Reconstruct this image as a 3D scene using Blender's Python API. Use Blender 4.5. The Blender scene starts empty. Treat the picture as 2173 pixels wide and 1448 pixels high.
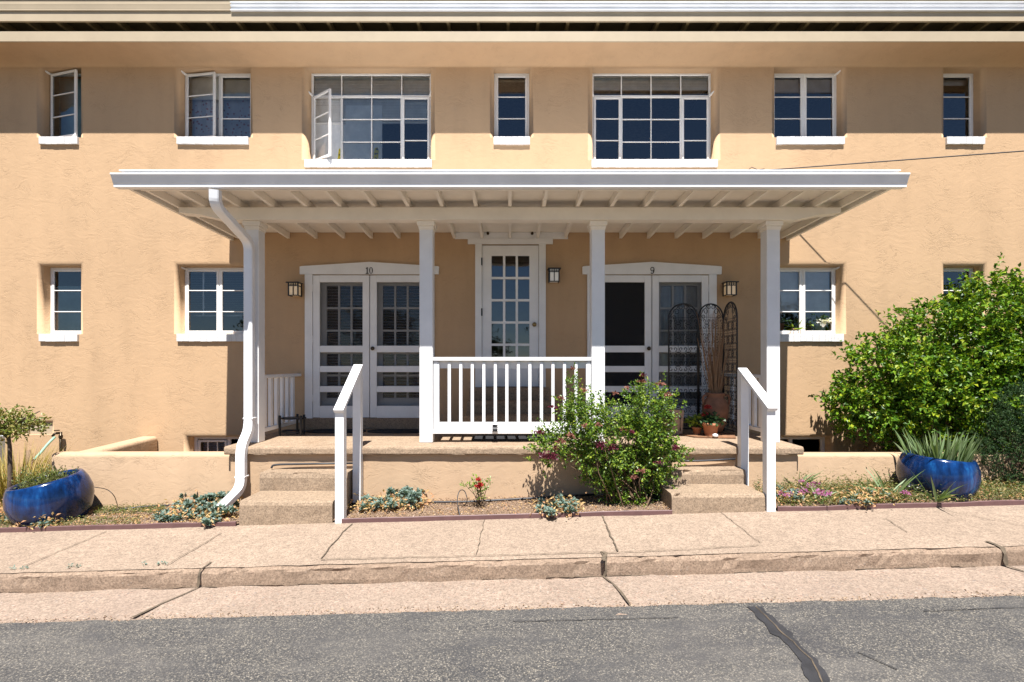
import bpy, math, random
import numpy as np
from mathutils import Vector, Matrix, noise as mnoise

# ------------------------------------------------------------------ camera, sky, sun
S = bpy.context.scene
F, D, VX, VY, CZ = 1070.0, 7.4, 1082.0, 775.0, 1.66      # focal px, wall distance, vanishing point, eye height
cam = bpy.data.objects.new("camera", bpy.data.cameras.new("camera"))
S.collection.objects.link(cam); S.camera = cam
cam.location = (0, -D, CZ); cam.rotation_euler = (math.pi / 2, 0, 0)
cam.data.sensor_width = 36; cam.data.lens = 36 * F / 2173
cam.data.shift_x = 4.5 / 2173; cam.data.shift_y = 51 / 2173
cam.data.clip_end = 3000
SUN_E = math.atan(2.06)
w = bpy.data.worlds.new("World"); S.world = w; w.use_nodes = True
sky = w.node_tree.nodes.new("ShaderNodeTexSky"); sky.sky_type = 'NISHITA'; sky.sun_disc = False
sky.sun_elevation = SUN_E; sky.sun_rotation = math.radians(178)
bg = w.node_tree.nodes["Background"]; bg.inputs[1].default_value = 0.05
sky.altitude = 1600; sky.dust_density = 0.0; sky.ozone_density = 5.0
w.node_tree.links.new(sky.outputs[0], bg.inputs[0])
sun = bpy.data.objects.new("sun", bpy.data.lights.new("sun", 'SUN')); S.collection.objects.link(sun)
sun.data.energy = 5.0; sun.data.angle = math.radians(0.5); sun.data.color = (1.0, 0.97, 0.93)
sun.rotation_euler = Vector((0.04, -1, 2.06)).to_track_quat('Z', 'Y').to_euler()
S.view_settings.view_transform = 'Standard'; S.view_settings.look = 'None'
S.view_settings.exposure = 1.19; S.view_settings.gamma = 1.0
S.cycles.max_bounces = 8; S.cycles.transparent_max_bounces = 16

# ------------------------------------------------------------------ helpers
col = S.collection
R = random.Random(7)
NR = np.random.RandomState(11)
def P(px, py, d): return Vector(((px - VX) * d / F, d - D, CZ - (py - VY) * d / F))
def X(px, d=D): return (px - VX) * d / F
def Z(py, d=D): return CZ - (py - VY) * d / F
def zs(x): return 0.085 + 0.027 * max(-40, min(40, x))

class MB:
    def __init__(s): s.v = []; s.f = []; s.sm = []
    def add(s, vs, fs, smooth=False):
        n = len(s.v); s.v += [tuple(p) for p in vs]
        s.f += [tuple(i + n for i in f) for f in fs]; s.sm += [smooth] * len(fs)
    def box(s, a, b, bev=0.0):
        x0, y0, z0 = [min(p, q) for p, q in zip(a, b)]; x1, y1, z1 = [max(p, q) for p, q in zip(a, b)]
        if bev <= 0:
            s.add([(x0,y0,z0),(x1,y0,z0),(x1,y1,z0),(x0,y1,z0),(x0,y0,z1),(x1,y0,z1),(x1,y1,z1),(x0,y1,z1)],
                  [(0,3,2,1),(4,5,6,7),(0,1,5,4),(1,2,6,5),(2,3,7,6),(3,0,4,7)])
        else:
            b_ = min(bev, (x1-x0)*.45, (y1-y0)*.45, (z1-z0)*.45); vs = []; idx = {}
            for ix, X_ in enumerate((x0, x1)):
                for iy, Y_ in enumerate((y0, y1)):
                    for iz, Z_ in enumerate((z0, z1)):
                        sx, sy, sz = (1,-1)[ix]*b_, (1,-1)[iy]*b_, (1,-1)[iz]*b_
                        for k, p in enumerate(((X_, Y_+sy, Z_+sz), (X_+sx, Y_, Z_+sz), (X_+sx, Y_+sy, Z_))):
                            idx[(ix,iy,iz,k)] = len(vs); vs.append(p)
            g = lambda x,y,z,k: idx[(x,y,z,k)]
            fs = [[g(0,0,0,0),g(0,0,1,0),g(0,1,1,0),g(0,1,0,0)],[g(1,0,0,0),g(1,1,0,0),g(1,1,1,0),g(1,0,1,0)],
                  [g(0,0,0,1),g(1,0,0,1),g(1,0,1,1),g(0,0,1,1)],[g(0,1,0,1),g(0,1,1,1),g(1,1,1,1),g(1,1,0,1)],
                  [g(0,0,0,2),g(0,1,0,2),g(1,1,0,2),g(1,0,0,2)],[g(0,0,1,2),g(1,0,1,2),g(1,1,1,2),g(0,1,1,2)]]
            for a_ in (0,1):
                for c in (0,1):
                    fs.append([g(a_,c,0,0),g(a_,c,1,0),g(a_,c,1,1),g(a_,c,0,1)])
                    fs.append([g(a_,0,c,0),g(a_,1,c,0),g(a_,1,c,2),g(a_,0,c,2)])
                    fs.append([g(0,a_,c,1),g(1,a_,c,1),g(1,a_,c,2),g(0,a_,c,2)])
            for x in (0,1):
                for y in (0,1):
                    for z in (0,1): fs.append([g(x,y,z,0),g(x,y,z,1),g(x,y,z,2)])
            s.add(vs, fs)
    def obox(s, c, ax, ay, az):        # oriented box: centre, half axes
        c = Vector(c); ax, ay, az = Vector(ax), Vector(ay), Vector(az); vs = []
        for sz in (-1, 1):
            for sx, sy in ((-1,-1),(1,-1),(1,1),(-1,1)): vs.append(c + ax*sx + ay*sy + az*sz)
        s.add(vs, [(0,3,2,1),(4,5,6,7),(0,1,5,4),(1,2,6,5),(2,3,7,6),(3,0,4,7)])
    def beam(s, a, b, wv, tv):          # bar from a to b; wv,tv half vectors of the section
        a, b = Vector(a), Vector(b); s.obox((a+b)/2, wv, tv, (b-a)/2)
    def quad(s, a, b, c, d): s.add([a,b,c,d], [(0,1,2,3)])
    def prism(s, poly, y0, y1):         # polygon in (x,z), extruded in y
        n = len(poly); vs = [(x,y0,z) for x,z in poly] + [(x,y1,z) for x,z in poly]
        s.add(vs, [tuple(range(n)), tuple(reversed(range(n,2*n)))] + [(i,i+n,(i+1)%n+n,(i+1)%n) for i in range(n)])
    def prismx(s, poly, x0, x1, segs=1):        # polygon in (y,z), extruded in x
        n = len(poly); vs = []
        for k in range(segs+1):
            x = x0+(x1-x0)*k/segs; vs += [(x,y,z) for y,z in poly]
        fs = [tuple(reversed(range(n))), tuple(range(segs*n,segs*n+n))]
        for k in range(segs): fs += [(k*n+i,k*n+(i+1)%n,(k+1)*n+(i+1)%n,(k+1)*n+i) for i in range(n)]
        s.add(vs, fs)
    def tube(s, pts, r, n=6, caps=True):
        pts = [Vector(p) for p in pts]; m = len(pts); rs = r if isinstance(r, (list, tuple)) else [r]*m
        up = None; vs = []
        for i in range(m):
            t = (pts[min(i+1,m-1)] - pts[max(i-1,0)])
            t = t.normalized() if t.length > 1e-9 else Vector((0,0,1))
            if up is None: up = t.orthogonal().normalized()
            up = (up - t*up.dot(t)); up = up.normalized() if up.length > 1e-6 else t.orthogonal().normalized()
            bi = t.cross(up)
            for k in range(n):
                a = 2*math.pi*k/n; vs.append(pts[i] + (up*math.cos(a) + bi*math.sin(a))*rs[i])
        fs = [(i*n+k, i*n+(k+1)%n, (i+1)*n+(k+1)%n, (i+1)*n+k) for i in range(m-1) for k in range(n)]
        if caps: fs += [tuple(reversed(range(n))), tuple(range((m-1)*n, m*n))]
        s.add(vs, fs, True)
    def sweep(s, pts, hw, hd, side=Vector((1,0,0)), rib=0):    # rectangular section along a path
        pts = [Vector(p) for p in pts]; m = len(pts); vs = []
        for i in range(m):
            t = (pts[min(i+1,m-1)] - pts[max(i-1,0)]).normalized()
            sd = (side - t*side.dot(t)).normalized(); nb = t.cross(sd)
            c = .2
            for a, b in ((-1,-1+c),(-1+c,-1),(1-c,-1),(1,-1+c),(1,1-c),(1-c,1),(-1+c,1),(-1,1-c)): vs.append(pts[i] + sd*hw*a + nb*hd*b)
        n = 8
        s.add(vs, [(i*n+k, i*n+(k+1)%n, (i+1)*n+(k+1)%n, (i+1)*n+k) for i in range(m-1) for k in range(n)] + [tuple(reversed(range(n))), tuple(range((m-1)*n, m*n))])
    def lathe(s, prof, c=(0,0,0), n=32, tilt=None, smooth=True):
        vs = []
        for r, z in prof:
            for k in range(n):
                a = 2*math.pi*k/n; p = Vector((r*math.cos(a), r*math.sin(a), z))
                if tilt: p = tilt @ p
                vs.append(p + Vector(c))
        m = len(prof)
        s.add(vs, [(i*n+k, i*n+(k+1)%n, (i+1)*n+(k+1)%n, (i+1)*n+k) for i in range(m-1) for k in range(n)], smooth)
        s.add(vs[:n], [tuple(reversed(range(n)))]); s.add(vs[-n:], [tuple(range(n))])
    def disc(s, c, r, n=16, y=None):     # facing -y
        vs = [(c[0]+r*math.cos(2*math.pi*k/n), c[1], c[2]+r*math.sin(2*math.pi*k/n)) for k in range(n)]
        s.add(vs, [tuple(range(n))])
    def leaves(s, c, ax, nr, L, W, fold=.25):
        c = np.asarray(c, float); ax = np.asarray(ax, float); nr = np.asarray(nr, float)
        ax /= np.linalg.norm(ax, axis=1)[:,None] + 1e-9
        sd = np.cross(ax, nr); sd /= np.linalg.norm(sd, axis=1)[:,None] + 1e-9
        nn = np.cross(sd, ax); L = np.broadcast_to(L, (len(c),))[:,None]; W = np.broadcast_to(W, (len(c),))[:,None]
        b = c; t = c + ax*L - nn*L*.12; m = c + ax*L*.45
        l = m - sd*W*.5 + nn*W*fold; r = m + sd*W*.5 + nn*W*fold
        n0 = len(s.v); vs = np.stack([b, r, t, l], 1).reshape(-1, 3)
        s.v += [tuple(x) for x in vs.tolist()]
        for i in range(len(c)):
            k = n0 + i*4; s.f += [(k,k+1,k+2),(k,k+2,k+3)]
        s.sm += [False]*(2*len(c))
    def build(s, name, mat, parent=None, loc=None):
        me = bpy.data.meshes.new(name); o = bpy.data.objects.new(name, me); col.objects.link(o)
        root = parent; off = Vector((0,0,0))
        if parent is not None:
            while root.parent: root = root.parent
            off = root.location.copy(); o.parent = parent
        elif loc is not None: off = Vector(loc); o.location = off
        me.from_pydata([(x-off.x, y-off.y, z-off.z) for x,y,z in s.v], [], s.f)
        if any(s.sm): me.polygons.foreach_set("use_smooth", s.sm)
        me.materials.append(mat); me.update(); return o

def thing(name, loc, label, cat, group=None):
    o = bpy.data.objects.new(name, None); col.objects.link(o); o.location = loc; o.empty_display_size = .1
    return tag(o, label, cat, group)
def tag(o, label, cat, group=None, kind=None):
    if label: o["label"] = label
    if cat: o["category"] = cat
    if group: o["group"] = group
    if kind: o["kind"] = kind
    return o
def struct(o): o["kind"] = "structure"; return o
def box(name, a, b, mat, parent=None, bev=0.0, loc=None):
    m = MB(); m.box(a, b, bev); return m.build(name, mat, parent, loc)

# ------------------------------------------------------------------ materials
class NT:
    def __init__(s, name):
        s.m = bpy.data.materials.new(name); s.m.use_nodes = True; s.t = s.m.node_tree
        s.b = s.t.nodes["Principled BSDF"]; s.out = s.t.nodes["Material Output"]
        s.co = s.n("ShaderNodeTexCoord").outputs["Object"]
    def n(s, t, **k):
        q = s.t.nodes.new(t)
        for a, b in k.items(): setattr(q, a, b)
        return q
    def l(s, a, b): s.t.links.new(a, b)
    def set(s, node, **k):
        for a, b in k.items():
            i = node.inputs[a.replace('_', ' ')]
            if isinstance(b, bpy.types.NodeSocket): s.l(b, i)
            else: i.default_value = b
        return node
    def map(s, scale=(1,1,1), src=None, loc=(0,0,0)):
        q = s.n("ShaderNodeMapping"); s.l(src or s.co, q.inputs[0]); q.inputs["Scale"].default_value = scale; q.inputs["Location"].default_value = loc
        return q.outputs[0]
    def noise(s, sc, det=4, rough=.55, src=None, dist=0):
        q = s.n("ShaderNodeTexNoise"); s.l(src or s.co, q.inputs["Vector"])
        s.set(q, Scale=sc, Detail=det, Roughness=rough, Distortion=dist); return q.outputs[0]
    def vor(s, sc, feat='F1', out="Distance", src=None):
        q = s.n("ShaderNodeTexVoronoi", feature=feat); s.l(src or s.co, q.inputs["Vector"]); q.inputs["Scale"].default_value = sc
        return q.outputs[out]
    def ramp(s, f, *st):
        q = s.n("ShaderNodeValToRGB"); s.l(f, q.inputs[0]); e = q.color_ramp.elements
        while len(e) < len(st): e.new(.5)
        for i, (p, c) in enumerate(st):
            e[i].position = p; e[i].color = (c, c, c, 1) if isinstance(c, (int, float)) else (*c, 1)
        return q.outputs[0]
    def math(s, op, a, b=0.0, c=0.0):
        q = s.n("ShaderNodeMath", operation=op)
        for i, v in enumerate((a, b, c)):
            if isinstance(v, (int, float)): q.inputs[i].default_value = v
            else: s.l(v, q.inputs[i])
        return q.outputs[0]
    def mix(s, f, a, b, mode='MIX'):
        q = s.n("ShaderNodeMix", data_type='RGBA', blend_type=mode)
        for i, v in ((0, f), (6, a), (7, b)):
            if isinstance(v, bpy.types.NodeSocket): s.l(v, q.inputs[i])
            else: q.inputs[i].default_value = v if i == 0 else (*v, 1)
        return q.outputs[2]
    def bump(s, h, strength=.5, dist=.01):
        q = s.n("ShaderNodeBump"); s.l(h, q.inputs["Height"]); s.set(q, Strength=strength, Distance=dist)
        s.l(q.outputs[0], s.b.inputs["Normal"]); return q
    def base(s, c): 
        if isinstance(c, bpy.types.NodeSocket): s.l(c, s.b.inputs["Base Color"])
        else: s.b.inputs["Base Color"].default_value = (*c, 1)
    def p(s, **k): s.set(s.b, **k); return s

def simple(name, c, rough=.6, var=.12, sc=8, bump=0, bsc=60, metal=0, spec=.5):
    t = NT(name); f = t.noise(sc, 5, .6)
    d = tuple(x*(1-var) for x in c); u = tuple(min(1, x*(1+var)) for x in c)
    t.base(t.ramp(f, (.3, d), (.7, u))); t.p(Roughness=rough, Metallic=metal, Specular_IOR_Level=spec)
    if bump: t.bump(t.noise(bsc, 4), bump, .004)
    return t.m

def stucco(name, c, rough_patch=1.0):
    t = NT(name)
    warp = t.n("ShaderNodeVectorMath", operation='ADD')
    wn = t.n("ShaderNodeTexNoise"); t.l(t.co, wn.inputs["Vector"]); t.set(wn, Scale=2.3, Detail=3)
    sc_ = t.n("ShaderNodeVectorMath", operation='SCALE'); t.l(wn.outputs[1], sc_.inputs[0]); sc_.inputs["Scale"].default_value = .55
    t.l(t.co, warp.inputs[0]); t.l(sc_.outputs[0], warp.inputs[1]); wv = warp.outputs[0]
    a = t.noise(1, 4, .55, src=t.map((3.4, 3.4, 19), wv))
    ridge = t.ramp(t.math('ABSOLUTE', t.math('SUBTRACT', a, .5)), (.0, 1.0), (.018, 0.0))      # thin trowel lines
    b2 = t.noise(1, 4, .55, src=t.map((7, 7, 30), wv, (5, 2, 9)))
    ridge2 = t.ramp(t.math('ABSOLUTE', t.math('SUBTRACT', b2, .5)), (.0, 1.0), (.03, 0.0))
    mask = t.ramp(t.noise(2.6, 3, .6), (.50, 0.0), (.64, 1.0)); mask2 = t.ramp(t.noise(3.4, 3, .6, src=t.map((1,1,1), None, (9,3,4))), (.50, 0.0), (.62, .8))
    rid = t.math('ADD', t.math('MULTIPLY', ridge, mask), t.math('MULTIPLY', ridge2, mask2))
    broad = t.noise(1, 3, .5, src=t.map((7, 7, 16), wv))
    fine = t.noise(110, 3, .6)
    h = t.math('ADD', t.math('ADD', t.math('MULTIPLY', rid, -.42*rough_patch), t.math('MULTIPLY', broad, .8)), t.math('MULTIPLY', fine, .10))
    t.bump(h, .6, .007)
    big = t.noise(.55, 5, .6); st = t.noise(1, 4, .6, src=t.map((3.5, 3.5, .5)))
    cc = t.ramp(t.math('ADD', t.math('MULTIPLY', big, .6), t.math('MULTIPLY', st, .4)), (.33, tuple(x*.88 for x in c)), (.5, c), (.67, tuple(x*1.06 for x in c)))
    cc = t.mix(t.math('MULTIPLY', rid, .16), cc, tuple(x*.55 for x in c))
    grey = t.ramp(t.noise(1.7, 2, .4, src=t.map((1,1,1), None, (31,7,3))), (.74, 0.0), (.82, .25))
    t.base(t.mix(grey, cc, (c[0]*.85, c[0]*.72, c[0]*.62)))
    t.p(Roughness=.9, Specular_IOR_Level=.15); return t.m

def paint(name, c, chips=True, rough=.45):
    t = NT(name); f = t.noise(3, 5, .6)
    cc = t.ramp(f, (.3, tuple(x*.88 for x in c)), (.7, c))
    if chips:
        k = t.ramp(t.noise(38, 5, .7), (.70, 0.0), (.76, .5))
        cc = t.mix(k, cc, tuple(x*.6 for x in c))
    t.base(cc); t.p(Roughness=rough, Specular_IOR_Level=.35)
    t.bump(t.noise(1, 4, src=t.map((60, 60, 18))), .12, .003); return t.m

def brickpaint(name, c):
    t = NT(name)
    g = t.n("ShaderNodeSeparateXYZ"); t.l(t.co, g.inputs[0])
    fr = t.math('FRACT', t.math('MULTIPLY', t.math('ADD', g.outputs[0], 50), 1/.088))
    j = t.ramp(fr, (.0, 1.0), (.07, 0.0)); k = t.math('MULTIPLY', j, t.ramp(t.noise(14, 3), (.42, 0.1), (.6, 1.0)))
    cc = t.mix(t.math('MULTIPLY', k, .8), c, (.30, .23, .15))
    t.base(t.mix(t.ramp(t.noise(30, 5, .7), (.66, 0.0), (.74, .35)), cc, (.5, .45, .4)))
    t.bump(t.math('ADD', t.math('MULTIPLY', k, -.6), t.noise(45, 4)), .5, .006); t.p(Roughness=.7); return t.m

def concrete(name, c, agg=0.0, dirt=.25, sc=1.0, stain=(.5,.4,.3)):
    t = NT(name); big = t.noise(1.3*sc, 6, .65); fine = t.noise(140, 3, .7)
    cc = t.ramp(big, (.3, tuple(x*.86 for x in c)), (.7, tuple(min(1, x*1.08) for x in c)))
    md = t.noise(14*sc, 9, .85)
    cc = t.mix(t.ramp(md, (.40, .7), (.54, 0.0)), cc, tuple(x*.66 for x in c)); cc = t.mix(t.ramp(md, (.56, 0.0), (.66, .45)), cc, tuple(min(1, x*1.25) for x in c))
    cc = t.mix(t.ramp(fine, (.38, .4), (.60, 0.0)), cc, tuple(x*.55 for x in c))
    cc = t.mix(t.ramp(t.noise(27, 4, .7, src=t.map((1,1,1), None, (8,1,2))), (.66, 0.0), (.71, .7)), cc, tuple(x*.38 for x in c))
    gv = t.n("ShaderNodeTexVoronoi"); t.l(t.co, gv.inputs["Vector"]); gv.inputs["Scale"].default_value = 95
    gs = t.n("ShaderNodeSeparateColor"); t.l(gv.outputs["Color"], gs.inputs[0])
    cc = t.mix(.8, cc, t.ramp(gs.outputs[0], (0, .66), (.5, 1.0), (1, 1.22)), 'MULTIPLY')
    cc = t.mix(t.ramp(gs.outputs[1], (.93, 0.0), (.94, .55)), cc, tuple(x*.45 for x in c))
    cc = t.mix(t.ramp(t.noise(60, 2, .5), (.66, 0.0), (.74, .6)), cc, tuple(x*.45 for x in c))
    cc = t.mix(t.ramp(t.noise(2.2, 5, .7, src=t.map((1,1,1), None, (4,4,4))), (.52, 0.0), (.75, dirt)), cc, stain)
    h = t.math('ADD', t.math('MULTIPLY', fine, .4), t.math('ADD', t.noise(25, 4), md))
    if agg:
        v = t.n("ShaderNodeTexVoronoi"); t.l(t.co, v.inputs["Vector"]); v.inputs["Scale"].default_value = 42; v.inputs["Randomness"].default_value = 1
        sep = t.n("ShaderNodeSeparateColor"); t.l(v.outputs["Color"], sep.inputs[0])
        stone = t.ramp(sep.outputs[0], (.0, (.17,.10,.08)), (.3, (.30,.19,.14)), (.6, (.38,.27,.21)), (.8, (.12,.11,.11)), (1, (.45,.37,.31)))
        on = t.math('MULTIPLY', t.ramp(v.outputs["Distance"], (.28, 1.0), (.42, 0.0)), t.ramp(sep.outputs[1], (.5, 0.0), (.56, 1.0)))
        on = t.math('MULTIPLY', on, t.ramp(t.noise(3.2, 4, .6), (.38, .15), (.6, 1.0)))
        cc = t.mix(t.math('MULTIPLY', on, agg), cc, stone); h = t.math('ADD', h, t.math('MULTIPLY', on, .5))
    t.base(cc); t.bump(h, .45, .006); t.p(Roughness=.9, Specular_IOR_Level=.2); return t.m

def asphalt():
    t = NT("asphalt")
    v = t.n("ShaderNodeTexVoronoi"); t.l(t.co, v.inputs["Vector"]); v.inputs["Scale"].default_value = 112
    sep = t.n("ShaderNodeSeparateColor"); t.l(v.outputs["Color"], sep.inputs[0])
    st = t.ramp(sep.outputs[0], (0, (.036,.036,.036)), (.35, (.088,.084,.078)), (.7, (.145,.132,.115)), (.9, (.21,.185,.145)), (1, (.32,.285,.235)))
    gap = t.ramp(v.outputs["Distance"], (.35, 0.0), (.6, 1.0))
    cc = t.mix(t.math('MULTIPLY', gap, .75), st, (.026,.026,.028))
    cc = t.mix(t.ramp(t.noise(2.4, 5, .7), (.50, 0.0), (.66, .62)), cc, (.036,.036,.040))
    cc = t.mix(t.ramp(t.noise(1, 6, .75, src=t.map((1.2, 4.5, 1), None, (3,8,1))), (.52, 0.0), (.64, .6)), cc, (.042,.042,.045))
    cc = t.mix(t.ramp(t.noise(1, 5, .7, src=t.map((.5, 2.2, 1), None, (7,1,1))), (.5, 0.0), (.7, .35)), cc, (.17,.155,.135))
    cc = t.mix(t.ramp(t.noise(.7, 4, .6), (.35, .25), (.7, 0.0)), cc, (.14,.128,.115))
    t.base(cc); t.bump(t.math('ADD', t.math('MULTIPLY', t.math('SUBTRACT', 1.0, v.outputs["Distance"]), .8), t.noise(30, 3)), .55, .007)
    t.p(Roughness=.85, Specular_IOR_Level=.3); return t.m

def leafmat(name, cols, trans=.3, rough=.4, spec=.5):
    t = NT(name); g = t.n("ShaderNodeNewGeometry"); n_ = len(cols)
    c = t.ramp(g.outputs["Random Per Island"], *[(i/max(1, n_-1), k) for i, k in enumerate(cols)])
    t.base(c); t.p(Roughness=rough, Specular_IOR_Level=spec)
    if trans:
        tr = t.n("ShaderNodeBsdfTranslucent"); t.l(t.mix(1.0, c, (1.5, 1.6, .6), 'MULTIPLY'), tr.inputs[0])
        ms = t.n("ShaderNodeMixShader"); ms.inputs[0].default_value = trans
        t.l(t.b.outputs[0], ms.inputs[1]); t.l(tr.outputs[0], ms.inputs[2]); t.l(ms.outputs[0], t.out.inputs[0])
    return t.m

def glassmat(name="window_glass", ior=2.05, tint=(.95,.97,.98)):
    t = NT(name); tr = t.n("ShaderNodeBsdfTransparent"); tr.inputs[0].default_value = (*tint, 1)
    gl = t.n("ShaderNodeBsdfGlossy"); gl.inputs["Roughness"].default_value = .0
    nb = t.n("ShaderNodeBump"); t.l(t.noise(5, 2), nb.inputs["Height"]); t.set(nb, Strength=.10, Distance=.01); t.l(nb.outputs[0], gl.inputs["Normal"])
    fr = t.n("ShaderNodeFresnel"); fr.inputs[0].default_value = ior
    ms = t.n("ShaderNodeMixShader"); t.l(fr.outputs[0], ms.inputs[0]); t.l(tr.outputs[0], ms.inputs[1]); t.l(gl.outputs[0], ms.inputs[2])
    t.l(ms.outputs[0], t.out.inputs[0]); return t.m

def meshscreen():
    t = NT("insect_screen"); tr = t.n("ShaderNodeBsdfTransparent"); df = t.n("ShaderNodeBsdfDiffuse"); df.inputs[0].default_value = (.05,.05,.055,1)
    ms = t.n("ShaderNodeMixShader"); ms.inputs[0].default_value = .45
    t.l(tr.outputs[0], ms.inputs[1]); t.l(df.outputs[0], ms.inputs[2]); t.l(ms.outputs[0], t.out.inputs[0]); return t.m

def glaze():
    t = NT("blue_glaze"); f = t.noise(1, 4, .6, src=t.map((16, 16, 2.0)))
    big = t.noise(4, 4, .6)
    c = t.ramp(t.math('ADD', t.math('MULTIPLY', f, .6), t.math('MULTIPLY', big, .4)), (.36, (.0015,.006,.022)), (.50, (.002,.016,.07)), (.60, (.004,.036,.14)), (.72, (.012,.11,.27)))
    t.base(c); t.p(Roughness=.16, Specular_IOR_Level=.5); return t.m

def emis(name, c, e, base):
    t = NT(name); t.base(base); t.p(Emission_Color=(*c, 1), Emission_Strength=e, Roughness=.3); return t.m

def floral():
    t = NT("floral_curtain"); v = t.n("ShaderNodeTexVoronoi"); t.l(t.co, v.inputs["Vector"]); v.inputs["Scale"].default_value = 17
    t.base(t.mix(t.ramp(v.outputs["Distance"], (.22, .8), (.34, 0.0)), (.42,.42,.46), (.30,.12,.12))); t.p(Roughness=.9); return t.m

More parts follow.
